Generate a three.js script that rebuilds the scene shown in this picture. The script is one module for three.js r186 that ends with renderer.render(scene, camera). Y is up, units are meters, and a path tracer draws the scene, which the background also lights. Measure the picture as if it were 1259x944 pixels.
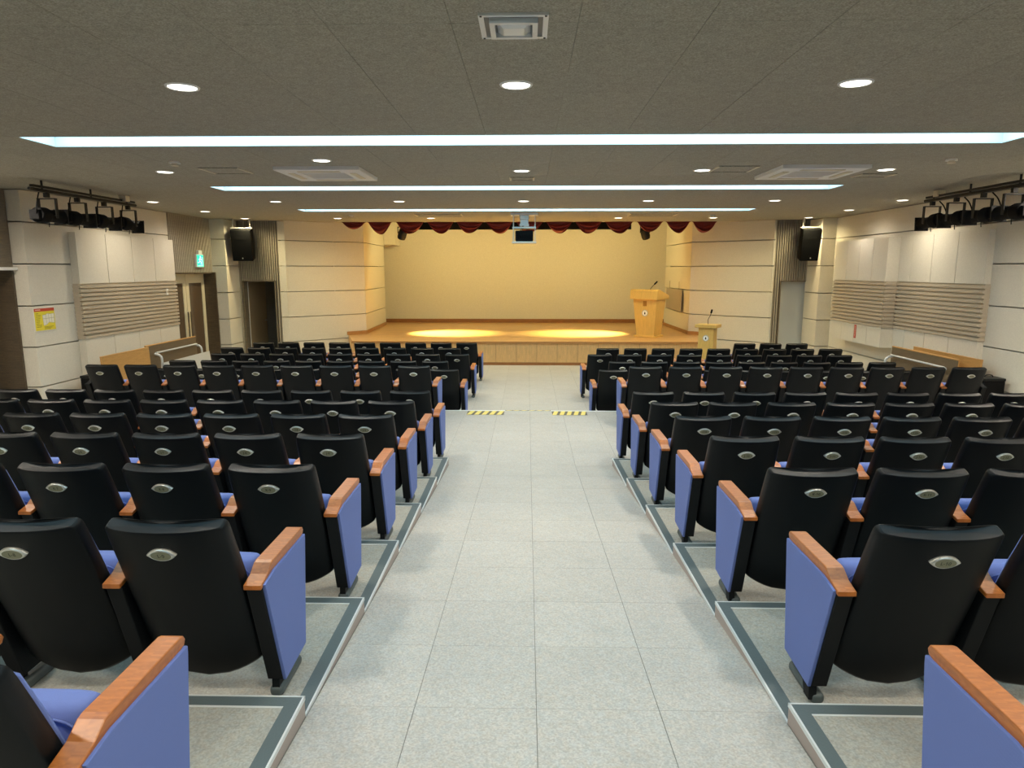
import * as THREE from 'three';
import { RectAreaLightUniformsLib } from 'three/addons/lights/RectAreaLightUniformsLib.js';
import { RoundedBoxGeometry } from 'three/addons/geometries/RoundedBoxGeometry.js';
import { mergeGeometries } from 'three/addons/utils/BufferGeometryUtils.js';

// ---------------------------------------------------------------- camera, exposure, large area lights
const scene = new THREE.Scene();
scene.background = new THREE.Color(0x000000);
const F = 840, CX = 629.5, CY = 472, HORIZON = 331, VANISH = 649;
const PITCH = Math.atan((CY - HORIZON) / F), YAW = Math.atan((VANISH - CX) / F * Math.cos(PITCH));
const EYE = 2.30;                                  // above the lower floor in front of the stage
const camera = new THREE.PerspectiveCamera(2 * Math.atan(CY / F) * 180 / Math.PI, 1259 / 944, 0.05, 80);
camera.position.set(0, EYE, 0);
camera.rotation.set(-PITCH, YAW, 0, 'YXZ');
scene.add(camera);
const renderer = new THREE.WebGLRenderer({ antialias: true });
renderer.toneMapping = THREE.LinearToneMapping;
renderer.toneMappingExposure = 1.06;
renderer.shadowMap.enabled = true;
renderer.shadowMap.type = THREE.PCFSoftShadowMap;
RectAreaLightUniformsLib.init();

const CEIL = 3.47;                                 // ceiling height; z = -d, d = distance in front of the camera
const STRIPS = [[-1.26, -0.76], [2.54, 3.04], [6.32, 6.82], [10.06, 10.56], [13.84, 14.34]], STRIP_X = [-4.59, 4.46];
const STRIP_COLOR = new THREE.Color().setRGB(0.46, 0.82, 1.0);
for (const [a, b] of STRIPS) {
  const l = new THREE.RectAreaLight(STRIP_COLOR, 4.0, STRIP_X[1] - STRIP_X[0] - 0.1, b - a - 0.08);
  l.position.set((STRIP_X[0] + STRIP_X[1]) / 2, CEIL + 0.108, -(a + b) / 2);
  l.lookAt(l.position.x, 0, l.position.z);
  scene.add(l);
}
const DOWN_COLOR = new THREE.Color().setRGB(1.0, 0.89, 0.74);
const DOWN_WARM = new THREE.Color().setRGB(1.0, 0.90, 0.71), DOWN_STAGE = new THREE.Color().setRGB(1.0, 0.83, 0.45);
const DOWN_POWER = 13.5;
const STAGE_COLOR = new THREE.Color().setRGB(1.0, 0.93, 0.41);
const STAGE_POWER = 9.5;

// ---------------------------------------------------------------- helpers
let seed = 20240611;
const rnd = () => { seed = (seed * 1664525 + 1013904223) >>> 0; return seed / 4294967296; };
const V = (x, y, z) => new THREE.Vector3(x, y, z);
function ray(u, v) {                               // photo pixel -> direction (x, y, d)
  const x = (u - CX) / F, y = (CY - v) / F, f = Math.cos(PITCH) + y * Math.sin(PITCH);
  return [x * Math.cos(YAW) - f * Math.sin(YAW), y * Math.cos(PITCH) - Math.sin(PITCH), f * Math.cos(YAW) + x * Math.sin(YAW)];
}
const xAt = (u, v, d) => { const r = ray(u, v); return r[0] / r[2] * d; };
const used = {};
function numbered(name) {
  const n = used[name] = (used[name] ?? -1) + 1;
  return n ? `${name}_${String(n).padStart(3, '0')}` : name;
}
function shade(o) { o.traverse(m => { if (m.isMesh) { m.castShadow = true; m.receiveShadow = true; } }); return o; }
function mesh(name, geo, mat, parent) {
  const m = new THREE.Mesh(geo, mat); m.name = name; m.castShadow = m.receiveShadow = true;
  if (parent) parent.add(m); return m;
}
function thing(name, label, category, pos = [0, 0, 0], turn = 0, group, kind) {
  const g = new THREE.Group(); g.name = numbered(name); g.position.set(...pos); g.rotation.y = turn;
  g.userData = { label, category };
  if (group) g.userData.group = group;
  if (kind) g.userData.kind = kind;
  scene.add(g); return g;
}
const structure = (name, label, category) => thing(name, label, category, [0, 0, 0], 0, null, 'structure');

function metricUV(geo, scale = 1) {                // uv in metres from position, by the way each face points
  const g = geo.index ? geo.toNonIndexed() : geo;
  const p = g.attributes.position, n = g.attributes.normal, uv = new Float32Array(p.count * 2);
  for (let i = 0; i < p.count; i++) {
    const ax = Math.abs(n.getX(i)), ay = Math.abs(n.getY(i)), az = Math.abs(n.getZ(i));
    let a, b;
    if (ay >= ax && ay >= az) { a = p.getX(i); b = p.getZ(i); } else if (ax >= az) { a = p.getZ(i); b = p.getY(i); } else { a = p.getX(i); b = p.getY(i); }
    uv[2 * i] = a * scale; uv[2 * i + 1] = b * scale;
  }
  g.setAttribute('uv', new THREE.BufferAttribute(uv, 2));
  return g;
}
function boxG(x0, x1, y0, y1, d0, d1) {            // box in room coordinates, z = -d
  const g = new THREE.BoxGeometry(Math.abs(x1 - x0), Math.abs(y1 - y0), Math.abs(d1 - d0));
  g.translate((x0 + x1) / 2, (y0 + y1) / 2, -(d0 + d1) / 2);
  return metricUV(g);
}
function roundBox(w, h, d, r = 0.01, seg = 2) { return metricUV(new RoundedBoxGeometry(w, h, d, seg, r)); }
function prismXZ(poly, y0, y1) {                   // poly of [x, d]
  const s = new THREE.Shape(poly.map(([x, d]) => new THREE.Vector2(x, d)));
  const g = new THREE.ExtrudeGeometry(s, { depth: y1 - y0, bevelEnabled: false });
  g.rotateX(-Math.PI / 2);                         // (x, d, h) -> (x, h, -d)
  g.translate(0, y0, 0);
  return metricUV(g);
}
function prismSide(poly, x0, x1, bevel = 0) {      // poly of [w, h] in the side view, w forward = -z; extruded along x
  const s = new THREE.Shape(poly.map(([w, h]) => new THREE.Vector2(w, h)));
  const g = new THREE.ExtrudeGeometry(s, { depth: x1 - x0 - 2 * bevel, bevelEnabled: bevel > 0, bevelThickness: bevel, bevelSize: bevel, bevelOffset: -bevel, bevelSegments: 2, curveSegments: 4 });
  // (w, h, e) -> x = e, y = h, z = -w
  g.applyMatrix4(new THREE.Matrix4().set(0, 0, 1, x0 + bevel, 0, 1, 0, 0, -1, 0, 0, 0, 0, 0, 0, 1));
  return metricUV(g);
}
function tube(pts, r, seg = 12, rad = 8) {
  return new THREE.TubeGeometry(new THREE.CatmullRomCurve3(pts, false, 'centripetal'), seg, r, rad, false);
}
function rod(a, b, r, rad = 10) {
  const d = new THREE.Vector3().subVectors(b, a), g = new THREE.CylinderGeometry(r, r, d.length(), rad);
  g.applyQuaternion(new THREE.Quaternion().setFromUnitVectors(V(0, 1, 0), d.clone().normalize()));
  g.translate((a.x + b.x) / 2, (a.y + b.y) / 2, (a.z + b.z) / 2);
  return g;
}
function merge(list) { return mergeGeometries(list.map(g => { const q = g.index ? g.toNonIndexed() : g; for (const k of Object.keys(q.attributes)) if (!['position', 'normal', 'uv'].includes(k)) q.deleteAttribute(k); return q; })); }
function loft(rings, closeEnds = true) {           // rings: closed loops of [x, y, z]
  const n = rings[0].length, pos = [], uv = [], idx = [];
  rings.forEach((r, j) => r.forEach(([x, y, z], i) => { pos.push(x, y, z); uv.push(x + z, y); }));
  for (let j = 0; j + 1 < rings.length; j++) for (let i = 0; i < n; i++) {
    const a = j * n + i, b = j * n + (i + 1) % n, c = a + n, e = b + n;
    idx.push(a, b, e, a, e, c);
  }
  if (closeEnds) for (const [j, flip] of [[0, true], [rings.length - 1, false]]) {
    const c = pos.length / 3, r = rings[j], m = [0, 1, 2].map(k => r.reduce((s, p) => s + p[k], 0) / n);
    pos.push(...m); uv.push(m[0] + m[2], m[1]);
    r.forEach(([x, y, z]) => { pos.push(x, y, z); uv.push(x + z, y); });   // own vertices: the end keeps a crisp edge
    for (let i = 0; i < n; i++) { const a = c + 1 + i, b = c + 1 + (i + 1) % n; flip ? idx.push(c, b, a) : idx.push(c, a, b); }
  }
  const g = new THREE.BufferGeometry();
  g.setAttribute('position', new THREE.Float32BufferAttribute(pos, 3));
  g.setAttribute('uv', new THREE.Float32BufferAttribute(uv, 2));
  g.setIndex(idx); g.computeVertexNormals();
  return g;
}

// ---------------------------------------------------------------- textures (colour, grain and fine relief only)
function dataTex(n, fn, srgb = true) {
  const a = new Uint8Array(n * n * 4);
  for (let y = 0; y < n; y++) for (let x = 0; x < n; x++) {
    const c = fn(x, y), k = (y * n + x) * 4;
    a[k] = Math.max(0, Math.min(255, c[0])); a[k + 1] = Math.max(0, Math.min(255, c[1])); a[k + 2] = Math.max(0, Math.min(255, c[2])); a[k + 3] = 255;
  }
  const t = new THREE.DataTexture(a, n, n, THREE.RGBAFormat);
  t.wrapS = t.wrapT = THREE.RepeatWrapping; t.magFilter = THREE.LinearFilter; t.minFilter = THREE.LinearMipmapLinearFilter; t.generateMipmaps = true;
  if (srgb) t.colorSpace = THREE.SRGBColorSpace;
  t.needsUpdate = true;
  return t;
}
function valueNoise(period) {                      // tileable
  const g = new Float32Array(period * period); for (let i = 0; i < g.length; i++) g[i] = rnd();
  const s = t => t * t * (3 - 2 * t);
  return (u, v) => {                               // u, v in 0..1
    const x = u * period, y = v * period, x0 = Math.floor(x), y0 = Math.floor(y), fx = s(x - x0), fy = s(y - y0);
    const at = (i, j) => g[((j % period + period) % period) * period + (i % period + period) % period];
    return (at(x0, y0) * (1 - fx) + at(x0 + 1, y0) * fx) * (1 - fy) + (at(x0, y0 + 1) * (1 - fx) + at(x0 + 1, y0 + 1) * fx) * fy;
  };
}
const n8 = valueNoise(8), n24 = valueNoise(24), n64 = valueNoise(64), n160 = valueNoise(160), n256 = valueNoise(256);
const upright = t => { t.rotation = Math.PI / 2; return t; };
const rep = (t, s) => { const c = t.clone(); c.repeat.set(s, s); c.needsUpdate = true; return c; };
// speckled vinyl floor: one texture covers 1 m
const speckT = dataTex(512, (x, y) => {
  const u = x / 512, v = y / 512, f = n160(u, v) * 0.55 + n256(u + 0.3, v + 0.7) * 0.45, b = n8(u, v) * 0.5 + n24(v, u) * 0.5;
  const s = (f - 0.5) * 44 + (b - 0.5) * 9, w = (n64(u, v) - 0.5) * 7;
  return [176 + s + w, 174 + s, 168 + s - w];
});
const grainBump = dataTex(512, (x, y) => { const c = 255 * (n160(x / 512, y / 512) * 0.5 + n256(y / 512, x / 512) * 0.5); return [c, c, c]; }, false);
const plasterT = dataTex(256, (x, y) => { const u = x / 256, v = y / 256, s = (n160(u, v) - 0.5) * 10 + (n64(u, v) - 0.5) * 5; return [221 + s, 214 + s, 198 + s]; });
const ceilT = dataTex(512, (x, y) => { const u = x / 512, v = y / 512, s = (n160(u, v) - 0.5) * 34 + (n256(v, u) - 0.5) * 26 + (n24(u, v) - 0.5) * 8; return [162 + s, 157 + s, 141 + s]; });
const woodT = (r, g, b, k = 1, rings = 3) => dataTex(256, (x, y) => {
  const u = x / 256, v = y / 256, q = n24(u * 0.34 + 0.1, v) * 0.6 + n64(u * 0.16, v) * 0.4;
  const s = (Math.sin((q * rings + v) * Math.PI * 6) * 9 + (n160(u * 0.06, v) - 0.5) * 40) * k;
  return [r + s, g + s * 0.8, b + s * 0.55];
});
const stageT = dataTex(1024, (x, y) => {           // strips 8 cm wide, texture covers 1.28 m
  const row = Math.floor(y / 64), u = x / 1024, v = y / 1024, off = (row * 377) % 1024, len = Math.floor(((x + off) % 1024) / 512);
  const tone = (Math.sin(row * 12.9 + len * 78.2) * 43758.5) % 1, edge = (y % 64 < 2 || (x + off) % 512 < 2) ? -26 : 0;
  const g = (n160(u * 0.08, v) - 0.5) * 30 + (n64(u * 0.2, v * 2) - 0.5) * 14;
  return [206 + tone * 14 + g + edge, 158 + tone * 12 + g * 0.8 + edge, 98 + tone * 9 + g * 0.6 + edge];
});
const weaveBump = dataTex(256, (x, y) => { const c = 128 + 60 * Math.sin(x * Math.PI / 4) * Math.sin(y * Math.PI / 4) + (rnd() - 0.5) * 90; return [c, c, c]; }, false);
const std = (o) => new THREE.MeshStandardMaterial(o), phys = (o) => new THREE.MeshPhysicalMaterial(o);
const hex = (h) => new THREE.Color(h);

const M = {
  floor: std({ map: speckT, roughness: 0.55, bumpMap: grainBump, bumpScale: 0.0004 }),
  terrace: std({ map: rep(speckT, 1.0), color: hex(0xe6e8e4), roughness: 0.6, bumpMap: grainBump, bumpScale: 0.0004 }),
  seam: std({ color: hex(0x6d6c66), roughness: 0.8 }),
  riser: std({ color: hex(0xa79a92), roughness: 0.6 }),
  nosing: std({ color: hex(0x586466), roughness: 0.55, bumpMap: grainBump, bumpScale: 0.0006 }),
  alu: std({ color: hex(0xdfe3e2), roughness: 0.4, metalness: 0.25 }),
  wall: std({ map: plasterT, roughness: 0.85, bumpMap: grainBump, bumpScale: 0.0006 }),
  slat: std({ map: woodT(168, 159, 142, 0.5), roughness: 0.6 }),
  rib: std({ map: woodT(190, 176, 154, 0.35), roughness: 0.6 }),
  ceil: std({ map: ceilT, roughness: 0.95, bumpMap: grainBump, bumpScale: 0.001 }),
  slot: std({ color: hex(0xe9eef0), roughness: 0.7 }),
  white: std({ color: hex(0xe8e6e0), roughness: 0.45 }),
  cream: std({ color: hex(0xd9cfb4), roughness: 0.55 }),
  darkWood: std({ map: woodT(84, 70, 52, 0.5), roughness: 0.5 }),
  brownWood: std({ map: woodT(120, 108, 90, 0.5), roughness: 0.6 }),
  brownGlass: phys({ color: hex(0x5d4d3d), roughness: 0.25, clearcoat: 0.6 }),
  doorPale: std({ color: hex(0xc9ccca), roughness: 0.6 }),
  doorTan: std({ color: hex(0x9d8767), roughness: 0.6 }),
  black: phys({ color: hex(0x0a0a0b), roughness: 0.75, specularIntensity: 0.35 }),
  blackMetal: std({ color: hex(0x0e0e0f), roughness: 0.5, metalness: 0.2 }),
  shell: phys({ color: new THREE.Color().setRGB(0.003, 0.0045, 0.0058), roughness: 0.42, specularIntensity: 0.42, bumpMap: rep(weaveBump, 12), bumpScale: 0.0003 }),
  blue: phys({ color: new THREE.Color().setRGB(0.13, 0.182, 0.45), roughness: 0.85, sheen: 0.2, sheenRoughness: 0.5, sheenColor: new THREE.Color().setRGB(0.2, 0.26, 0.5), bumpMap: rep(weaveBump, 12), bumpScale: 0.0006 }),
  support: phys({ color: new THREE.Color().setRGB(0.005, 0.006, 0.007), roughness: 0.6, specularIntensity: 0.5 }),
  footGrey: std({ color: hex(0x4d5656), roughness: 0.5 }),
  arm: phys({ map: woodT(172, 98, 34, 0.7), roughness: 0.45, clearcoat: 0.45, clearcoatRoughness: 0.35 }),
  chrome: std({ color: hex(0xe6e6de), roughness: 0.3, metalness: 0.8 }),
  stageFloor: phys({ map: rep(stageT, 1 / 1.28), roughness: 0.38, clearcoat: 0.35, clearcoatRoughness: 0.3 }),
  stageFront: std({ map: upright(woodT(222, 178, 118, 0.6)), roughness: 0.5 }),
  stageEdge: std({ map: woodT(178, 128, 74, 0.6), roughness: 0.45 }),
  skirting: std({ map: woodT(150, 98, 52, 0.6), roughness: 0.5 }),
  maple: std({ map: upright(woodT(220, 180, 98, 0.4)), roughness: 0.45 }),
  backWall: std({ map: rep(plasterT, 0.7), roughness: 0.9 }),
  velvet: phys({ color: new THREE.Color().setRGB(0.2, 0.014, 0.012), roughness: 0.6, sheen: 0.7, sheenRoughness: 0.4, sheenColor: new THREE.Color().setRGB(0.6, 0.14, 0.08), side: THREE.DoubleSide }),
  tableTan: std({ map: woodT(196, 148, 86, 0.4), roughness: 0.5 }),
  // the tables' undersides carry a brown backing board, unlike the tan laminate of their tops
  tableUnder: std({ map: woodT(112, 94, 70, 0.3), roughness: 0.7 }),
  steel: std({ color: hex(0xd8dbdb), roughness: 0.35, metalness: 0.3 }),
  yellow: std({ color: hex(0xe2d070), roughness: 0.6 }),
  tapeBlack: std({ color: hex(0x5c594c), roughness: 0.6 }),
  red: std({ color: hex(0xb83a2c), roughness: 0.5 }),
  grill: phys({ color: hex(0x0a0b0d), roughness: 0.95, specularIntensity: 0.3, bumpMap: rep(weaveBump, 20), bumpScale: 0.001 }),
  lens: phys({ color: hex(0x0c1018), roughness: 0.08, clearcoat: 1 }),
  diffuser: std({ color: hex(0xeaf6ff), emissive: new THREE.Color().setRGB(0.42, 0.86, 1.0), emissiveIntensity: 1.15, roughness: 0.6 }),
  lampGlow: std({ color: hex(0xffffff), emissive: new THREE.Color().setRGB(1.0, 0.95, 0.84), emissiveIntensity: 5, roughness: 0.6 }),
  parGlow: std({ color: hex(0xffffff), emissive: new THREE.Color().setRGB(1.0, 0.8, 0.45), emissiveIntensity: 4, roughness: 0.6 }),
};

// ---------------------------------------------------------------- floor: terraces, ramp, landing, lower floor
const ROWP = 0.95, RISE = 0.0775, TOP0 = 0.688, LANDING = TOP0 - 6 * RISE, D_LAND = 1.407 + 6 * ROWP, D_STEP = 9.98;
const L_EDGE = -0.845, rEdge = d => 0.985 - 0.0155 * (d - 2.36);
const WL = -7.72, WR = 7.1, D_BACK = -4.2;
const terraceY = i => TOP0 - RISE * i;
{
  const floor = structure('floor', 'speckled grey vinyl floor with ramped aisle, stepped seating terraces and landing', 'floor');
  // lower floor and landing slabs
  mesh('lower_floor', boxG(-8.3, 7.7, -0.2, -0.003, D_STEP - 0.5, 23.2), M.floor, floor);
  mesh('landing', boxG(-8.3, 7.7, -0.2, LANDING - 0.003, D_LAND - 0.9, D_STEP), M.floor, floor);
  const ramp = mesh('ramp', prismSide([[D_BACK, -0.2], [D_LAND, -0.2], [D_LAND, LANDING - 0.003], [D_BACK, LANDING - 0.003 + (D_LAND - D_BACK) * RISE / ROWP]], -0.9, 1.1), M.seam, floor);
  const cols = [-0.842, -0.438, 0.04, 0.518, 0.985], gap = 0.0013, gl = 0.0006, TL = 0.52;
  const cosR = Math.cos(Math.atan(RISE / ROWP));
  const tileMats = [0, 1, 2].map(k => { const m = M.floor.clone(); m.color = new THREE.Color().setScalar([1, 0.975, 0.955][k]); return m; });
  for (let d = D_LAND - TL * 17; d < D_LAND - 0.01; d += TL) for (let c = 0; c < 4; c++) {
    const yN = LANDING + (D_LAND - d) * RISE / ROWP, yF = yN - TL * RISE / ROWP;
    const g = prismSide([[d + gl, yN - 0.006], [d + TL - gl, yF - 0.006], [d + TL - gl, yF], [d + gl, yN]], cols[c] + gap, cols[c + 1] - gap);
    mesh('floor_tile', g, tileMats[Math.floor(rnd() * 3)], ramp);
  }
  const wide = [-1.394, -0.916, -0.438, 0.04, 0.518, 0.996, 1.474];
  const landing = floor.children[1], lower = floor.children[0];
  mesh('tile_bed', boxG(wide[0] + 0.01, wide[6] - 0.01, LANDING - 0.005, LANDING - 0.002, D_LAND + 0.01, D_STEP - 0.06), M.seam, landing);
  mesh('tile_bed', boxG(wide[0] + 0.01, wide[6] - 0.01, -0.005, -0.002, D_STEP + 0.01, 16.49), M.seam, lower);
  for (let k = 0; k < 6; k++) for (let c = 0; c < 6; c++) {
    const a = D_LAND + k * TL, b = Math.min(a + TL, D_STEP - 0.05); if (b - a < 0.05) continue;
    mesh('floor_tile', boxG(wide[c] + gap, wide[c + 1] - gap, LANDING - 0.006, LANDING, a + gl, b - gl), tileMats[Math.floor(rnd() * 3)], landing);
  }
  for (let k = 0; k < 13; k++) for (let c = 0; c < 6; c++) {
    const a = D_STEP + k * TL, b = Math.min(a + TL, 16.5); if (b - a < 0.05) continue;
    mesh('floor_tile', boxG(wide[c] + gap, wide[c + 1] - gap, -0.006, 0, a + gl, b - gl), tileMats[Math.floor(rnd() * 3)], lower);
  }
  mesh('step_nosing', boxG(WL, WR, LANDING - 0.02, LANDING + 0.003, D_STEP - 0.05, D_STEP + 0.006), M.alu, landing);
  // terraces
  for (let i = -4; i < 6; i++) for (const side of [-1, 1]) {
    const dn = 1.407 + ROWP * i, df = dn + ROWP, y = terraceY(i);
    const xe = d => side < 0 ? L_EDGE : rEdge(d), xo = side < 0 ? -8.0 : 7.4;
    const inner = d => xe(d) + side * 0.062;
    const t = mesh('terrace', prismXZ(side < 0 ? [[xo, dn], [inner(dn), dn], [inner(df), df - 0.062], [xo, df - 0.062]] : [[inner(dn), dn], [xo, dn], [xo, df - 0.062], [inner(df), df - 0.062]], -0.2, y), M.terrace, floor);
    const strip = (poly, y0, y1, mat, nm) => mesh(nm, prismXZ(side < 0 ? poly : poly.slice().reverse(), y0, y1), mat, t);
    strip([[inner(dn), dn], [xe(dn) + side * 0.008, dn], [xe(df) + side * 0.008, df], [inner(df), df]], -0.2, y + 0.002, M.nosing, 'side_nosing');
    strip([[xo, df - 0.062], [inner(df), df - 0.062], [inner(df), df - 0.004], [xo, df - 0.004]], -0.2, y + 0.002, M.nosing, 'front_nosing');
    strip([[xe(dn) + side * 0.008, dn], [xe(dn), dn], [xe(df), df], [xe(df) + side * 0.008, df]], y - 0.012, y + 0.004, M.alu, 'edge_trim');
    strip([[xe(dn) + side * 0.009, dn], [xe(dn) + side * 0.002, dn], [xe(df) + side * 0.002, df], [xe(df) + side * 0.009, df]], -0.2, y - 0.012, M.riser, 'riser_face');
    strip([[xo, df - 0.004], [xe(df), df - 0.004], [xe(df), df + 0.003], [xo, df + 0.003]], y - 0.012, y + 0.004, M.alu, 'edge_trim');
    strip([[xo, df - 0.068], [inner(df), df - 0.068], [inner(df), df - 0.060], [xo, df - 0.060]], y - 0.01, y + 0.003, M.alu, 'inlay_trim');
  }
}
// hazard tape along the step
function tape(x0, x1, d0, d1, label) {
  const t = thing('hazard_tape', label, 'tape', [(x0 + x1) / 2, LANDING + 0.003, -(d0 + d1) / 2]);
  const w = x1 - x0, dd = d1 - d0, n = Math.max(3, Math.round(w / 0.105));
  mesh('tape_base', metricUV(new THREE.BoxGeometry(w, 0.001, dd).translate(0, 0.0005, 0)), M.tapeBlack, t);
  for (let k = 0; k < n; k++) {
    const a = -w / 2 + k * w / n, b = a + w / n * 0.6, sh = w / n * 0.38;
    const s = new THREE.Shape([[a, -dd / 2], [b, -dd / 2], [b + sh, dd / 2], [a + sh, dd / 2]].map(p => new THREE.Vector2(Math.min(p[0], w / 2), p[1])));
    const g = new THREE.ExtrudeGeometry(s, { depth: 0.0008, bevelEnabled: false }); g.rotateX(-Math.PI / 2); g.translate(0, 0.001, 0);
    mesh('yellow_stripe', metricUV(g), M.yellow, t);
  }
}
tape(-0.88, -0.34, 9.66, 9.92, 'black and yellow hazard tape on the step edge, exit-sign side of the aisle');
tape(0.36, 0.87, 9.66, 9.92, 'black and yellow hazard tape on the step edge, lectern side of the aisle');
tape(-0.33, 0.35, 9.945, 9.98, 'thin black and yellow hazard tape on the step edge mid-aisle');

// ---------------------------------------------------------------- ceiling
{
  const ceiling = structure('ceiling', 'textured grey board ceiling with recessed light slots', 'ceiling');
  const X0 = -8.3, X1 = 7.7, D1 = 17.62;
  mesh('roof_slab', boxG(X0, X1, CEIL + 0.125, CEIL + 0.25, D_BACK - 0.3, D1), M.slot, ceiling);
  const edges = [D_BACK - 0.3, ...STRIPS.flat(), D1], gap = 0.0015;
  for (let k = 0; k < edges.length; k += 2) mesh('ceiling_bay', boxG(X0, X1, CEIL + (edges[k] < 9 ? 0.006 : 0), CEIL + 0.125, edges[k], edges[k + 1]), M.ceil, ceiling);
  for (const [a, b] of STRIPS) {
    mesh('ceiling_bay', boxG(X0, STRIP_X[0], CEIL, CEIL + 0.125, a, b), M.ceil, ceiling);
    mesh('ceiling_bay', boxG(STRIP_X[1], X1, CEIL, CEIL + 0.125, a, b), M.ceil, ceiling);
  }
  const xs = []; for (let x = 0.237 - 0.612 * 13; x < 7.2; x += 0.612) xs.push(x);
  const ds = [[0.87, 2.54], [3.04, 3.53], [3.53, 4.86], [4.86, 6.32], [6.82, 7.9], [7.9, 8.98], [8.98, 10.06]];
  const mats = [1, 0.985, 0.97].map(v => { const m = M.ceil.clone(); m.color = new THREE.Color().setScalar(v); return m; });
  for (const [a, b] of ds) for (let i = 0; i + 1 < xs.length; i++)
    mesh('ceiling_board', boxG(xs[i] + gap, xs[i + 1] - gap, CEIL, CEIL + 0.008, a + gap, b - gap), mats[Math.floor(rnd() * 3)], ceiling);
  for (const [p, q] of [[D_BACK - 0.3, -1.26], [-0.76, 0.868]]) mesh('ceiling_board', boxG(X0, X1, CEIL, CEIL + 0.008, p, q), M.ceil, ceiling);
  for (const [p, q] of [[0.87, 2.54], [3.04, 6.32], [6.82, 10.06]]) {
    mesh('ceiling_board', boxG(X0, xs[0], CEIL, CEIL + 0.008, p, q), M.ceil, ceiling);
    mesh('ceiling_board', boxG(xs[xs.length - 1], X1, CEIL, CEIL + 0.008, p, q), M.ceil, ceiling);
  }
  // stage house above the platform
  mesh('stage_ceiling', boxG(-6.4, 6.4, 4.4, 4.5, D1 - 0.1, 23.3), M.ceil, ceiling);
  mesh('proscenium_header', boxG(-6.4, 6.4, CEIL, 4.45, D1 - 0.1, D1), M.wall, ceiling);
}
const ordinal = ['first', 'second', 'third', 'fourth', 'fifth', 'sixth', 'seventh', 'eighth', 'ninth', 'tenth', 'eleventh', 'twelfth', 'thirteenth'];
STRIPS.forEach(([a, b], k) => {
  const t = thing('led_strip_light', `long cool white LED strip light recessed in the ceiling, ${['farthest from', 'fourth from', 'third from', 'second from', 'nearest'][k]} the stage`, 'strip light', [(STRIP_X[0] + STRIP_X[1]) / 2, CEIL + 0.112, -(a + b) / 2], 0, 'ceiling LED strips');
  const w = STRIP_X[1] - STRIP_X[0];
  mesh('light_diffuser', metricUV(new THREE.BoxGeometry(w - 0.004, 0.012, b - a - 0.004).translate(0, 0.006, 0)), M.diffuser, t);
  for (const s of [-1, 1]) {
    mesh('side_reflector', metricUV(new THREE.BoxGeometry(w - 0.004, 0.108, 0.006).translate(0, -0.056, s * ((b - a) / 2 - 0.005))), M.slot, t);
    mesh('end_reflector', metricUV(new THREE.BoxGeometry(0.006, 0.108, b - a - 0.02).translate(s * (w / 2 - 0.005), -0.056, 0)), M.slot, t);
  }
});
// downlights
const ringG = (() => { const p = [[0.088, 0.0], [0.088, -0.004], [0.094, -0.009], [0.104, -0.007], [0.108, 0.0]].map(a => new THREE.Vector2(a[0], a[1])); return new THREE.LatheGeometry(p, 28); })();
const discG = (() => { const g = new THREE.CylinderGeometry(0.087, 0.087, 0.004, 28); g.translate(0, -0.003, 0); return g; })();
function downlight(x, d, label, warm = 0, share = Math.abs(x) > 6 ? 0.85 : 1) {
  const t = thing('ceiling_downlight', label, 'downlight', [x, CEIL, -d], 0, 'recessed ceiling downlights');
  mesh('trim_ring', ringG, M.white, t); mesh('lamp_lens', discG, M.lampGlow, t);
  const l = new THREE.SpotLight(warm === 2 ? DOWN_STAGE : warm ? DOWN_WARM : DOWN_COLOR, DOWN_POWER * share, 0, 1.45, 1, 2);
  l.position.set(x, CEIL - 0.02, -d); l.target.position.set(x, 0, -d); l.castShadow = true; l.shadow.radius = 4;
  scene.add(l, l.target);
}
const DX = [-6.6, -4.42, -2.25, -0.08, 2.08, 4.25, 6.42];
const rowText = { 0: ['behind the rearmost seats', 0.9], 1: ['over the rearmost rows of seats', 4.65], 2: ['between the rear LED strips', 8.53], 3: ['between the LED strips nearest the stage', 12.23], 4: ['just before the stage', 16.2] };
for (const r of [0, 1, 2, 3, 4]) DX.forEach((x, i) => {
  const d = (r === 2 && i === 2) ? 7.69 : rowText[r][1];
  downlight(x, d, `round recessed downlight ${rowText[r][0]}, ${ordinal[i]} from the exit-door wall`, r === 4 ? 2 : r === 3 ? 1 : 0, Math.abs(x) > 6 ? [0.85, 1.2, 1.7, 0.65, 0.85][r] : 1);
});
downlight(-6.62, 14.25, 'round recessed downlight between exit-door wall and the LED strip nearest the stage', 0, 0.5);
downlight(6.42, 14.2, 'round recessed downlight between fire-sign wall and the LED strip nearest the stage', 0, 0.3);

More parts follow.
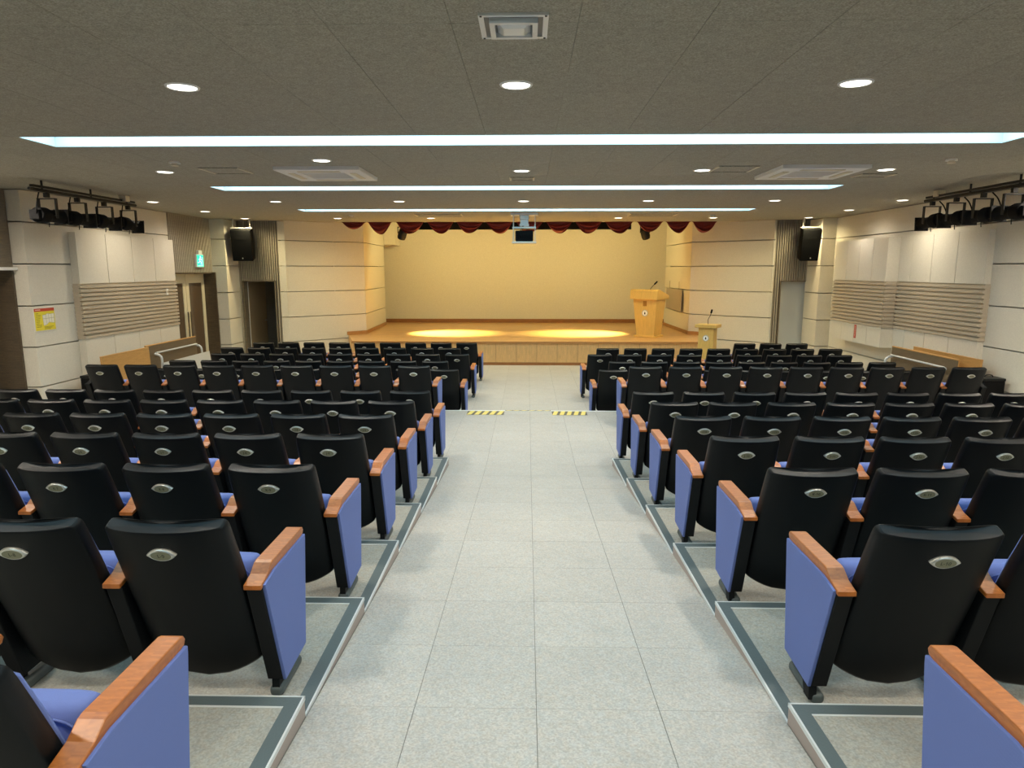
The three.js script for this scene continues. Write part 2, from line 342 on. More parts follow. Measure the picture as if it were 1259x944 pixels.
// ---------------------------------------------------------------- walls
const GROOVES = [0, 0.5, 1.12, 1.75, 2.38, 3.0, CEIL];
const G = 0.009;
{ // left wall
  const w = structure('wall_left', 'pale panelled side wall with ribbed band, wood slats and recessed doors', 'wall');
  mesh('wall_core', boxG(-8.5, -8.3, -0.2, 4.0, D_BACK - 0.3, 16.4), M.wall, w);
  // near part, recessed, with door opening d 8.9 .. 10.22
  mesh('wall_core', boxG(-8.3, WL, -0.2, CEIL, D_BACK, 8.9), M.wall, w);
  mesh('wood_panel', boxG(-8.3, WL, 2.33, CEIL, 8.9, 10.22), M.brownWood, w);
  mesh('lintel', boxG(-8.3, WL + 0.06, 2.285, 2.33, 8.86, 10.24), M.white, w);
  mesh('door_jamb', boxG(-8.3, WL - 0.01, 0, 2.285, 10.2, 10.24), M.darkWood, w);
  // end face towards the camera and the groove-panelled part
  for (let k = 0; k < 6; k++) {
    mesh('wall_panel', boxG(-8.3, -7.524, GROOVES[k] + G, GROOVES[k + 1] - G, 10.245, 10.33), M.wall, w);
    mesh('wall_panel', boxG(-7.60, -7.52, GROOVES[k] + G, GROOVES[k + 1] - G, 10.25, 11.22), M.wall, w);
    mesh('wall_panel', boxG(-7.60, -7.52, GROOVES[k] + G, GROOVES[k + 1] - G, 11.22, 14.42), M.wall, w);
  }
  // proud acoustic box with seams
  const sd = [11.24, 12.05, 12.84, 13.6, 14.36];
  for (let k = 0; k < 4; k++) {
    mesh('upper_panel', boxG(-7.52, -7.4, 2.065, 2.9, sd[k] + 0.005, sd[k + 1] - 0.005), M.wall, w);
    mesh('lower_panel', boxG(-7.52, -7.4, 0.3, 1.145, sd[k] + 0.005, sd[k + 1] - 0.005), M.wall, w);
  }
  mesh('rib_backing', boxG(-7.52, -7.42, 1.145, 2.065, 11.235, 14.365), M.rib, w);
  for (let k = 0; k < 13; k++) { const y = 1.15 + k * 0.0702; mesh('rib', boxG(-7.53, -7.385, y, y + 0.044, 11.225, 14.37), M.rib, w); }
  // slatted bay over the double door
  mesh('slat_backing', boxG(-8.3, -7.565, 2.23, CEIL, 14.42, 16.3), M.slat, w);
  mesh('slat_backing', boxG(-8.3, -7.565, -0.2, 2.23, 14.42, 14.5), M.slat, w);
  for (let d = 14.425; d < 16.28; d += 0.056) mesh('slat', boxG(-7.575, -7.5, d < 14.5 ? 0 : 2.23, CEIL, d, d + 0.032), M.slat, w);
  mesh('door_jamb', boxG(-7.85, -7.42, 0, 2.23, 16.26, 16.3), M.darkWood, w);
  mesh('door_head', boxG(-7.85, -7.5, 2.2, 2.23, 14.5, 16.26), M.darkWood, w);
  mesh('door_jamb', boxG(-7.85, -7.5, 0, 2.2, 14.5, 14.53), M.brownWood, w);
  mesh('wall_core', boxG(-8.3, -8.0, -0.2, CEIL, 14.42, 16.4), M.wall, w);
}
function panelledLeaf(parent, x, d0, d1, y1) {    // cream door leaf with a tall brown panel, in the plane x
  const f = 0.13, t = 0.045;
  mesh('door_frame', merge([boxG(x - t, x, 0.01, y1, d0, d0 + f), boxG(x - t, x, 0.01, y1, d1 - f, d1), boxG(x - t, x, y1 - 0.2, y1, d0 + f, d1 - f), boxG(x - t, x, 0.01, 0.25, d0 + f, d1 - f)]), M.cream, parent);
  mesh('door_panel', boxG(x - t + 0.01, x - 0.012, 0.25, y1 - 0.2, d0 + f, d1 - f), M.brownGlass, parent);
}
{
  const d1 = structure('door_1', 'cream double door with tall brown panels under the green exit sign', 'door');
  const leafA = new THREE.Group(); leafA.name = 'door_leaf'; d1.add(leafA); panelledLeaf(leafA, -7.7, 14.54, 15.36, 2.19);
  const leafB = new THREE.Group(); leafB.name = 'door_leaf'; d1.add(leafB); panelledLeaf(leafB, -7.7, 15.375, 16.255, 2.19);
  for (const d of [15.30, 15.43]) mesh('pull_handle', rod(V(-7.66, 0.75, -d), V(-7.66, 1.35, -d), 0.014), M.darkWood, d1);
  mesh('door_closer', boxG(-7.7, -7.64, 2.08, 2.14, 14.6, 14.82), M.steel, d1);
  const d3 = structure('door_3', 'pale door leaf in the dark wood framed opening by the rear seats', 'door');
  mesh('door_leaf', boxG(-8.22, -8.16, 0.22, 2.28, 8.92, 10.18), M.doorPale, d3);
  mesh('door_frame', boxG(-8.22, -8.1, 0.22, 2.28, 9.98, 10.08), M.darkWood, d3);
}
{ // right wall
  const w = structure('wall_right', 'pale panelled side wall with stepped acoustic boxes and ribbed band', 'wall');
  mesh('wall_core', boxG(7.5, 7.7, -0.2, CEIL, D_BACK - 0.3, 17.2), M.wall, w);
  const cuts = [D_BACK, -1, 2, 5, 8, 10.76, 13.3, 16.25];
  for (let c = 0; c + 1 < cuts.length; c++) for (let k = 0; k < 6; k++)
    mesh('wall_panel', boxG(7.1, 7.2, GROOVES[k] + G, GROOVES[k + 1] - G, cuts[c] + 0.001, cuts[c + 1] - 0.001), M.wall, w);
  // box A
  const sa = [10.76, 11.5, 12.2, 12.85, 13.25];
  for (let k = 0; k < 4; k++) {
    mesh('upper_panel', boxG(7.0, 7.1, 2.075, 2.9, sa[k] + 0.005, sa[k + 1] - 0.005), M.wall, w);
    mesh('lower_panel', boxG(7.0, 7.1, 0.3, 1.19, sa[k] + 0.005, sa[k + 1] - 0.005), M.wall, w);
  }
  mesh('rib_backing', boxG(7.02, 7.1, 1.19, 2.075, 10.755, 13.3), M.rib, w);
  for (let k = 0; k < 12; k++) { const y = 1.195 + k * 0.0735; mesh('rib', boxG(6.985, 7.1, y, y + 0.046, 10.745, 13.24), M.rib, w); }
  // box B
  const sb = [13.25, 13.8, 14.35, 14.9, 15.45];
  for (let k = 0; k < 4; k++) {
    mesh('upper_panel', boxG(6.77, 7.1, 2.075, 2.9, sb[k] + (k ? 0.004 : 0), sb[k + 1] - 0.004), M.wall, w);
    mesh('lower_panel', boxG(6.77, 7.1, 0.81, 1.19, sb[k] + (k ? 0.004 : 0), sb[k + 1] - 0.004), M.wall, w);
  }
  mesh('rib_backing', boxG(6.79, 7.1, 1.19, 2.075, 13.245, 15.455), M.rib, w);
  for (let k = 0; k < 12; k++) { const y = 1.195 + k * 0.0735; mesh('rib', boxG(6.755, 7.1, y, y + 0.046, 13.235, 15.46), M.rib, w); }
}
{ // wall behind the camera
  const w = structure('wall_back', 'plain pale rear wall of the hall', 'wall');
  mesh('wall_face', boxG(-8.3, 7.7, -0.2, 3.7, D_BACK - 0.3, D_BACK), M.wall, w);
}
// front wall: corner bays, splayed panels, stage side walls, stage back wall
function slabBetween(x0, d0, x1, d1, y0, y1, thick) {   // vertical slab whose front face runs from (x0,d0) to (x1,d1); thickness away from the room
  const dx = x1 - x0, dd = d1 - d0, L = Math.hypot(dx, dd), s = x0 < 0 ? 1 : -1;
  const nx = -dd / L * s, nd = dx / L * s;          // away from the hall
  const poly = [[x0, d0], [x1, d1], [x1 + nx * thick, d1 + nd * thick], [x0 + nx * thick, d0 + nd * thick]];
  return prismXZ(THREE.ShapeUtils.isClockWise(poly.map(p => new THREE.Vector2(p[0], p[1]))) ? poly.reverse() : poly, y0, y1);
}
{
  const w = structure('wall_front', 'pale panelled walls flanking the stage with slatted corner bays', 'wall');
  for (const s of [-1, 1]) {
    const P = s < 0 ? { out: -7.4, pil: -7.16, slat0: -7.16, slat1: -6.13, col: -5.96, cor: -4.36, door0: -7.1, door1: -6.26 } : { out: 7.1, pil: 6.78, slat0: 7.1, slat1: 5.97, col: 5.93, cor: 4.3, door0: 7.02, door1: 6.16 };
    const lo = (a, b) => Math.min(a, b), hi = (a, b) => Math.max(a, b);
    for (let k = 0; k < 6; k++) {
      mesh('pilaster_panel', boxG(s < 0 ? -7.75 : 7.19, P.pil, GROOVES[k] + G, GROOVES[k + 1] - G, s < 0 ? 16.3 : 16.25, 17.05), M.wall, w);
      mesh('column_panel', boxG(P.slat1, P.col, GROOVES[k] + G, GROOVES[k + 1] - G, 16.96, 17.1), M.wall, w);
      mesh('splay_panel', slabBetween(P.col, 16.97, P.cor, 18.4, GROOVES[k] + G, (k === 5 ? 4.4 : GROOVES[k + 1]) - G, 0.06), M.wall, w);
      mesh('stage_side_panel', slabBetween(P.cor, 18.4, P.cor + (s < 0 ? -0.11 : -0.05), 21.5, k ? GROOVES[k] + G : 0.5, (k === 5 ? 4.4 : GROOVES[k + 1]) - G, 0.06), M.wall, w);
    }
    // slatted bay with a door opening
    const dFace = 17.0, yDoor = 2.02;
    mesh('slat_backing', boxG(P.slat0, P.slat1, yDoor, CEIL, dFace + 0.055, dFace + 0.18), M.slat, w);
    mesh('slat_backing', boxG(P.door1, P.slat1, 0, yDoor, dFace + 0.055, dFace + 0.18), M.slat, w);
    mesh('slat_backing', boxG(P.slat0, P.door0, 0, yDoor, dFace + 0.055, dFace + 0.18), M.slat, w);
    const a = lo(P.slat0, P.slat1), b = hi(P.slat0, P.slat1), da = lo(P.door0, P.door1), db = hi(P.door0, P.door1);
    for (let x = a + 0.01; x < b - 0.03; x += 0.055) mesh('slat', boxG(x, x + 0.031, x + 0.031 > da && x < db ? yDoor : 0, CEIL, dFace - 0.015, dFace + 0.06), M.slat, w);
    mesh('door_jamb', boxG(da - 0.0, da + 0.03, 0, yDoor, dFace, dFace + 0.25), M.brownWood, w);
    mesh('door_jamb', boxG(db - 0.03, db, 0, yDoor, dFace, dFace + 0.25), M.brownWood, w);
    mesh('door_head', boxG(da, db, yDoor - 0.02, yDoor + 0.01, dFace, dFace + 0.25), M.brownWood, w);
    // back room behind the door
    mesh('back_room_wall', boxG(a - 0.6, b + 0.6, -0.1, CEIL + 0.2, 19.6, 19.7), M.wall, w);
    mesh('back_room_wall', boxG(s < 0 ? -7.9 : 7.75, s < 0 ? -7.8 : 7.85, -0.1, CEIL + 0.2, 17.05, 19.7), M.wall, w);
    mesh('back_room_ceiling', boxG(lo(P.out, P.col) - 0.5, hi(P.out, P.col) + 0.5, CEIL + 0.1, CEIL + 0.2, 17.18, 19.7), M.ceil, w);
  }
  // stage back wall
  mesh('stage_back_wall', boxG(-6.4, 6.4, 0.4, 4.4, 22.4, 22.6), M.backWall, w);
  mesh('stage_return_wall', boxG(-6.4, -6.3, 0.4, 4.4, 19.7, 22.4), M.wall, w);
  mesh('stage_return_wall', boxG(6.3, 6.4, 0.4, 4.4, 19.7, 22.4), M.wall, w);
  mesh('stage_return_wall', boxG(-6.4, -4.65, 0.4, 4.4, 21.5, 21.6), M.wall, w);
  mesh('stage_return_wall', boxG(4.4, 6.4, 0.4, 4.4, 21.5, 21.6), M.wall, w);
  mesh('passage_header', boxG(-4.7, -4.12, 3.05, 4.4, 21.52, 22.4), M.wall, w);
  mesh('passage_side', boxG(-4.95, -4.85, 0.4, 4.4, 21.6, 22.4), M.wall, w);
  mesh('passage_side', boxG(4.5, 4.6, 0.4, 4.4, 21.6, 22.4), M.wall, w);
}
{
  const d2 = structure('door_2', 'brown door standing ajar into a dark room in the slatted bay by the exit door', 'door');
  const leaf = new THREE.Group(); leaf.name = 'door_leaf'; leaf.position.set(-7.06, 0, -17.26); leaf.rotation.y = 1.4; d2.add(leaf);
  mesh('door_slab', metricUV(new THREE.BoxGeometry(0.8, 1.97, 0.04).translate(0.4, 0.995, -0.02)), M.doorTan, leaf);
  mesh('door_edge', metricUV(new THREE.BoxGeometry(0.012, 1.97, 0.044).translate(0.0, 0.995, -0.02)), M.white, leaf);
  mesh('lever_handle', merge([rod(V(0.72, 0.98, 0), V(0.72, 0.98, 0.05), 0.012), rod(V(0.72, 0.98, 0.05), V(0.62, 0.98, 0.05), 0.01)]), M.chrome, leaf);
  const d4 = structure('door_4', 'pale grey door in the slatted bay on the lectern side', 'door');
  mesh('door_leaf', boxG(6.19, 6.84, 0.01, 2.0, 17.14, 17.18), M.doorPale, d4);
  mesh('door_stop', boxG(6.858, 6.99, 0.0, 2.0, 17.16, 17.2), M.brownWood, d4);
}

// ---------------------------------------------------------------- stage
const STAGE = 0.58, D_STAGE = 16.45;
{
  const st = structure('stage', 'low timber stage with glossy plank floor and panelled front', 'stage');
  const poly = [[-4.25, D_STAGE], [4.2, D_STAGE], [4.72, 18.1], [4.32, 18.45], [4.27, 21.5], [4.5, 21.6], [4.5, 22.4], [-4.85, 22.4], [-4.85, 21.6], [-4.47, 21.5], [-4.37, 18.45], [-4.78, 18.1]];
  mesh('stage_floor', prismXZ(poly, STAGE - 0.02, STAGE), M.stageFloor, st);
  mesh('stage_body', prismXZ(poly.map(([x, d]) => [x * 0.996, d + (d < 17 ? 0.04 : 0)]), 0, STAGE - 0.02), M.skirting, st);
  mesh('edge_board', boxG(-4.28, 4.23, STAGE - 0.055, STAGE + 0.001, D_STAGE - 0.02, D_STAGE + 0.012), M.stageEdge, st);
  const n = 17;
  for (let k = 0; k < n; k++) { const a = -4.24 + k * 8.43 / n, b = a + 8.43 / n; mesh('front_panel', boxG(a + 0.004, b - 0.004, 0.07, STAGE - 0.057, D_STAGE + 0.014, D_STAGE + 0.045), M.stageFront, st); }
  mesh('base_board', boxG(-4.25, 4.2, 0, 0.068, D_STAGE + 0.008, D_STAGE + 0.04), M.skirting, st);
  for (const [a, b] of [[[-4.25, D_STAGE], [-4.78, 18.1]], [[4.2, D_STAGE], [4.72, 18.1]]]) {
    mesh('side_panel', slabBetween(a[0], a[1] + 0.02, b[0], b[1], 0.0, STAGE - 0.02, -0.02), M.stageFront, st);
  }
  // skirting boards on the walls round the stage
  mesh('skirting_board', boxG(-4.85, 4.5, STAGE, STAGE + 0.12, 22.37, 22.4), M.skirting, st);
  mesh('skirting_board', slabBetween(-4.78, 18.0, -4.35, 18.375, STAGE, STAGE + 0.09, 0.03), M.stageEdge, st);
  mesh('skirting_board', slabBetween(4.73, 18.0, 4.29, 18.375, STAGE, STAGE + 0.09, 0.03), M.stageEdge, st);
  mesh('skirting_board', slabBetween(-4.345, 18.385, -4.455, 21.5, STAGE, STAGE + 0.09, 0.03), M.stageEdge, st);
  mesh('skirting_board', slabBetween(4.285, 18.385, 4.235, 21.5, STAGE, STAGE + 0.09, 0.03), M.stageEdge, st);
}
// valance of red swags
const SWAGS = [435, 467, 504, 541.5, 577.5, 614, 651, 687.5, 723.5, 761, 799, 833.5, 866];
SWAGS.forEach((px, i) => {
  const d = 17.52, x = xAt(px, 278, d), nb = [i - 1, i + 1].filter(k => k >= 0 && k < 13).map(k => Math.abs(xAt(SWAGS[k], 278, d) - x));
  const half = Math.min(...nb) / 2 - 0.012, drop = [0.17, 0.30, 0.29, 0.29, 0.28, 0.29, 0.27, 0.28, 0.29, 0.29, 0.25, 0.28, 0.27][i];
  const t = thing('curtain_swag', `dark red draped curtain swag at the stage front edge, ${ordinal[i]} from the exit-door side`, 'curtain', [x, CEIL, -d], 0, 'red valance swags over the stage');
  const nu = 24, nv = 22, pos = [], uv = [], idx = [], skew = (i % 2 ? 0.12 : -0.1);
  for (let v = 0; v <= nv; v++) for (let u = 0; u <= nu; u++) {
    const a = u / nu, b = v / nv, s = Math.pow(Math.sin(Math.PI * Math.min(1, Math.max(0, a))), 0.85 + 0.2 * skew);
    const pinch = 1 - 0.10 * b * Math.abs(2 * a - 1);
    const y = -0.002 - drop * s * b;
    const fold = Math.sin(b * 17 + (a - 0.5) * (i % 2 ? 5 : -5) + i) * 0.05 * s * b + Math.sin(b * 8 + i * 2 + a * 3) * 0.016 * s;
    pos.push((a - 0.5) * 2 * half * pinch + skew * b * s * (half - Math.abs(a - 0.5) * 2 * half) * 0.6, y, 0.03 * s * Math.sin(b * Math.PI) + fold);
    uv.push(a, b);
  }
  for (let v = 0; v < nv; v++) for (let u = 0; u < nu; u++) { const a = v * (nu + 1) + u, b = a + 1, c = a + nu + 1, e = c + 1; idx.push(a, c, b, b, c, e); }
  const g = new THREE.BufferGeometry();
  g.setAttribute('position', new THREE.Float32BufferAttribute(pos, 3)); g.setAttribute('uv', new THREE.Float32BufferAttribute(uv, 2)); g.setIndex(idx); g.computeVertexNormals();
  mesh('drape', g, M.velvet, t);
  mesh('rail_tape', metricUV(new THREE.BoxGeometry(half * 1.9, 0.012, 0.02).translate(0, -0.004, 0)), M.velvet, t);
});

// ---------------------------------------------------------------- stage lamps: batten and two swivelling heads
function spot(pos, target, power, angle, penumbra, color = STAGE_COLOR) {
  const l = new THREE.SpotLight(color, power, 0, angle, penumbra, 2);
  l.position.copy(pos); l.target.position.copy(target); l.castShadow = true; l.shadow.radius = 4; scene.add(l, l.target); return l;
}
{
  const D = 19.6, x0 = -3.08, x1 = 2.86, y = 3.49;
  const t = thing('light_batten', 'long black light batten with lamps hanging behind the red swags', 'stage light', [(x0 + x1) / 2, y, -D]);
  const w = x1 - x0;
  mesh('housing', merge([metricUV(new THREE.BoxGeometry(w, 0.26, 0.03).translate(0, 0.03, 0.13)), metricUV(new THREE.BoxGeometry(w, 0.02, 0.26).translate(0, 0.15, 0))]), M.black, t);
  for (const s of [-1, 0, 1]) mesh('hanger', rod(V(s * w * 0.45, 0.15, 0), V(s * w * 0.45, 0.9, 0), 0.012), M.blackMetal, t);
  for (let k = 0; k < 8; k++) {
    const x = -w / 2 + (k + 0.5) * w / 8;
    const g = new THREE.CylinderGeometry(0.07, 0.085, 0.1, 18); g.translate(x, 0.08, 0);
    const b = mesh('lamp_bulb', g, M.parGlow, t);
    const xx = (x0 + x1) / 2 + x;
    spot(V(xx, y + 0.02, -D), V(xx * 1.75, STAGE + 1.5, -D - 1.9), STAGE_POWER * 0.6, 1.35, 1);
  }
}
function swivelHead(x, d, label, aim, roll) {
  const t = thing('stage_spotlight', label, 'stage light', [x, CEIL, -d], 0, 'swivelling stage spotlights');
  mesh('hanger', rod(V(0, 0.3, 0), V(0, -0.06, 0), 0.02), M.blackMetal, t);
  const yk = mesh('yoke', merge([metricUV(new THREE.BoxGeometry(0.26, 0.02, 0.05).translate(0, -0.06, 0)), metricUV(new THREE.BoxGeometry(0.015, 0.16, 0.05).translate(0.125, -0.14, 0)), metricUV(new THREE.BoxGeometry(0.015, 0.16, 0.05).translate(-0.125, -0.14, 0))]), M.blackMetal, t);
  const p = [[0.0, 0.16], [0.07, 0.155], [0.1, 0.1], [0.115, 0.0], [0.115, -0.1], [0.1, -0.16], [0.09, -0.165], [0.088, -0.15], [0, -0.15]].map(a => new THREE.Vector2(a[0], a[1]));
  const g = new THREE.LatheGeometry(p, 20); g.rotateX(0.35); g.rotateZ(roll); g.translate(0, -0.22, 0);
  mesh('lamp_head', g, M.blackMetal, t);
  const dir = V(Math.sin(roll), -Math.cos(roll), -0.35).normalize();
  const from = V(x, CEIL - 0.22, -d).addScaledVector(dir, 0.18);
  spot(from, V(...aim), STAGE_POWER * 50, 0.44, 1);
}
swivelHead(-3.35, 18.6, 'black swivelling stage spotlight under the red swags, exit-door side', [-2.15, STAGE, -18.6], -0.35);
swivelHead(3.1, 18.6, 'black swivelling stage spotlight under the red swags, above the lectern', [1.5, STAGE, -18.6], 0.35);

// ---------------------------------------------------------------- seats
const BACK = [[0.10, 0.10], [0.22, 0.05], [0.42, -0.03], [0.60, -0.102], [0.715, -0.15], [0.83, -0.197]];   // rear surface: height, forward offset
function backW(h) { for (let k = 0; k + 1 < BACK.length; k++) if (h <= BACK[k + 1][0] || k + 2 === BACK.length) { const t = (h - BACK[k][0]) / (BACK[k + 1][0] - BACK[k][0]); return BACK[k][1] + t * (BACK[k + 1][1] - BACK[k][1]); } }
const LEAN = 0.385, LC = Math.cos(LEAN), LS = Math.sin(LEAN);
function slab({ hw, bot, top, t, off, bulge, rings, n = 24, dip = 0.075 }) {
  const out = [];
  for (const [s, ws, ts] of rings) {
    const r = [];
    for (let i = 0; i < n; i++) {
      const a = i / n * 2 * Math.PI, c = Math.cos(a), q = Math.sin(a);
      const x = hw * ws * Math.sign(c) * Math.pow(Math.abs(c), 0.6), nn = t / 2 * ts * Math.sign(q) * Math.pow(Math.abs(q), 0.3);
      const e = Math.min(1, Math.abs(x) / hw), b = bot + dip * e * e, h = b + s * (top - b);
      const w = backW(h) + bulge * e * e + (off + t / 2 + nn) * LC;
      r.push([x, h + (off + t / 2 + nn) * LS, -w]);
    }
    out.push(r);
  }
  return loft(out);
}
const shellG = slab({ hw: 0.219, bot: 0.088, top: 0.804, t: 0.07, off: 0, bulge: 0.05, n: 32, rings: [[0, 0.90, 0.35], [0.008, 0.96, 0.8], [0.03, 1, 1], [0.2, 1, 1], [0.4, 1, 1], [0.6, 1, 1], [0.8, 0.99, 1], [0.93, 0.98, 1], [0.972, 0.972, 1], [0.99, 0.958, 0.99], [0.998, 0.935, 0.95], [1, 0.915, 0.88]] });
const cushG = slab({ hw: 0.196, bot: 0.17, top: 0.755, t: 0.045, off: 0.058, bulge: 0.045, rings: [[0, 0.9, 0.4], [0.03, 1, 1], [0.4, 1, 1.15], [0.7, 1, 1], [0.95, 0.98, 0.9], [1, 0.92, 0.4]], n: 16 });
// tipped-up seat
const seatG = (() => {
  const rs = [[0.20, 0.205, 0.045, 0.19], [0.205, 0.215, 0.060, 0.19], [0.30, 0.218, 0.066, 0.185], [0.45, 0.218, 0.062, 0.172], [0.535, 0.216, 0.056, 0.166], [0.565, 0.21, 0.047, 0.165], [0.577, 0.2, 0.033, 0.166], [0.58, 0.188, 0.02, 0.167]];
  return loft(rs.map(([h, hw, ht, w]) => { const r = []; for (let i = 0; i < 24; i++) { const a = i / 24 * 2 * Math.PI, c = Math.cos(a), q = Math.sin(a); r.push([hw * Math.sign(c) * Math.pow(Math.abs(c), 0.4), h, -(w - ht * Math.sign(q) * Math.pow(Math.abs(q), 0.5))]); } return r; }));
})();
const pipingG = (() => { const p = []; for (let i = 0; i <= 12; i++) { const a = -1 + i / 6; p.push(V(a * 0.206, 0.556 - 0.05 * Math.pow(Math.abs(a), 7), 0.052 - 0.166 + 0.002)); } return new THREE.TubeGeometry(new THREE.CatmullRomCurve3(p), 22, 0.0035, 5, false); })();
const seatPanG = (() => prismSide([[0.20, 0.20], [0.245, 0.24], [0.235, 0.5], [0.21, 0.5]], -0.2, 0.2, 0.004))();
// side standard, blue end panel, armrest, foot: in the plane x = 0
const sidePoly = [[-0.036, 0.545], [0.072, 0.566], [0.418, 0.566], [0.362, 0.085], [0.112, 0.08]];
const standG = prismSide(sidePoly, -0.030, 0.030, 0.004);
const endG = prismSide([[-0.030, 0.548], [0.072, 0.564], [0.424, 0.564], [0.424, 0.545], [0.366, 0.09], [0.118, 0.075]], -0.007, 0.007, 0.003);
const armG = prismSide([[-0.045, 0.535], [0.06, 0.556], [0.40, 0.560], [0.424, 0.566], [0.432, 0.580], [0.424, 0.594], [0.412, 0.598], [0.082, 0.598], [0.062, 0.594], [0.02, 0.568], [-0.045, 0.552]], -0.034, 0.034, 0.004);
const postG = prismSide([[0.115, 0.02], [0.165, 0.02], [0.19, 0.1], [0.12, 0.1]], -0.026, 0.004);
const footG = (() => { const g = roundBox(0.055, 0.045, 0.25, 0.018, 2); g.translate(0.0, 0.0225, -0.235); return g; })();
// number plate: almond-shaped chrome rim with an oval face
const rimG = (() => {
  const s = new THREE.Shape(); s.moveTo(-0.053, 0); s.quadraticCurveTo(-0.03, 0.0275, 0, 0.0275); s.quadraticCurveTo(0.03, 0.0275, 0.053, 0); s.quadraticCurveTo(0.03, -0.0275, 0, -0.0275); s.quadraticCurveTo(-0.03, -0.0275, -0.053, 0);
  return new THREE.ExtrudeGeometry(s, { depth: 0.002, bevelEnabled: true, bevelThickness: 0.007, bevelSize: 0.006, bevelOffset: -0.006, bevelSegments: 3, curveSegments: 6 });
})();
const ATLAS = { cols: 18, rows: 13, cw: 96, ch: 48 };
const plateT = (() => {
  const c = document.createElement('canvas'); c.width = ATLAS.cols * ATLAS.cw; c.height = ATLAS.rows * ATLAS.ch;
  const x = c.getContext('2d'); x.fillStyle = '#8c8b70'; x.fillRect(0, 0, c.width, c.height);
  x.fillStyle = '#35341f'; x.font = 'bold 25px sans-serif'; x.textAlign = 'center'; x.textBaseline = 'middle';
  for (let r = 0; r < 13; r++) for (let k = 0; k < 18; k++) x.fillText(`${'ABCDEFGHIJKLM'[r]}-${k + 1}`, (k + 0.5) * ATLAS.cw, (r + 0.5) * ATLAS.ch);
  const t = new THREE.CanvasTexture(c); t.colorSpace = THREE.SRGBColorSpace; return t;
})();
M.plate = std({ map: plateT, roughness: 0.4, metalness: 0.2 });
function plateFace(row, seat) {
  const g = new THREE.CircleGeometry(1, 24), p = g.attributes.position, uv = g.attributes.uv;
  for (let i = 0; i < p.count; i++) {
    uv.setXY(i, (seat + 0.5 + p.getX(i) * 0.5) / ATLAS.cols, 1 - (row + 0.5 - p.getY(i) * 0.5) / ATLAS.rows);
    p.setXYZ(i, p.getX(i) * 0.036, p.getY(i) * 0.0198, 0);
  }
  return g;
}
function makeSeat(aisleSide, isAisle) {             // aisleSide: +1 when the aisle is at +x
  const g = new THREE.Group();
  mesh('backrest', shellG, M.shell, g);
  mesh('back_cushion', cushG, M.blue, g);
  const seat = mesh('seat_cushion', seatG, M.blue, g);
  mesh('piping', pipingG, M.blue, seat);
  mesh('seat_pan', seatPanG, M.support, g);
  const plate = mesh('number_plate', rimG, M.chrome, g);
  plate.position.set(0, 0.717, -(backW(0.717)) + 0.001); plate.rotation.x = LEAN;
  plate.userData.label = 'oval chrome seat number plate';
  const f = mesh('plate_face', plateFace(0, 0), M.plate, plate); f.position.z = 0.0095;
  const sides = isAisle ? [-aisleSide, aisleSide] : [-aisleSide];
  for (const s of sides) {
    const x = s * 0.261;
    const st = mesh('side_standard', standG, M.support, g); st.position.x = x;
    const ar = mesh('armrest', armG, M.arm, g); ar.position.x = x; ar.userData.label = 'varnished wooden armrest';
    const po = mesh('leg', postG, M.support, g); po.position.x = x + s * 0.011;
    const ft = mesh('foot', footG, M.footGrey, g); ft.position.x = x;
    if (s === aisleSide && isAisle) { const e = mesh('end_panel', endG, M.blue, g); e.position.x = x + s * 0.0365; e.userData.label = 'blue upholstered end panel'; }
  }
  return g;
}
const protos = { '-1': [makeSeat(1, false), makeSeat(1, true)], '1': [makeSeat(-1, false), makeSeat(-1, true)] };
const PITCHX = 0.522;
const firstX = {
  '-1': [-1.26, -1.262, -1.252, -1.24, -1.24, -1.236, -1.228, -1.497, -1.245, -1.508, -1.243, -1.487, -1.24],
  '1': [1.402, 1.408, 1.374, 1.349, 1.336, 1.322, 1.306, 1.545, 1.277, 1.535, 1.27, 1.518, 1.25],
};
const rowD = i => i === 0 ? 1.335 : i <= 6 ? 1.407 + ROWP * i : [8.99, 10.2, 11.13, 12.06, 12.99, 13.93][i - 7];
const rowY = i => i <= 5 ? terraceY(i) : i <= 7 ? LANDING : 0;
for (let i = 0; i <= 12; i++) for (const side of [-1, 1]) for (let k = 0; k < 9; k++) {
  const x = firstX[side][i] + side * PITCHX * k, d = rowD(i), y = rowY(i);
  if (i === 12 && side === 1 && k < 6) continue;
  // leave out seats wholly outside the frame
  const lim = 0.80 * (d + 0.35) + 0.35; if (Math.abs(x) > lim) continue;
  const aisle = k === 0 || (i === 12 && side === 1 && k === 6);
  const r = 12 - i, block = side < 0 ? 'exit-sign side' : 'lectern side';
  const which = (i === 12 && side === 1) ? `${['third', 'second', 'first'][k - 6]} from the wall end` : k === 0 ? 'at the centre aisle' : `${ordinal[k]} from the centre aisle`;
  const label = `dark folding hall seat ${which}, ${r === 0 ? 'row nearest the stage' : ordinal[r] + ' row from the stage'}, ${block}`;
  const o = protos[side][aisle ? 1 : 0].clone();
  o.name = numbered('auditorium_seat'); o.position.set(x, y, -d);
  o.userData = { label, category: 'seat', group: side < 0 ? 'seats on the exit-sign side' : 'seats on the lectern side' };
  o.traverse(m => { if (m.name === 'plate_face') m.geometry = plateFace(r, side < 0 ? 8 - k : 9 + k); });
  if (k === 8) for (const m of o.children) if (m.name === 'armrest' && m.position.x * side > 0) { m.material = M.support; m.userData = {}; }
  scene.add(shade(o));
}

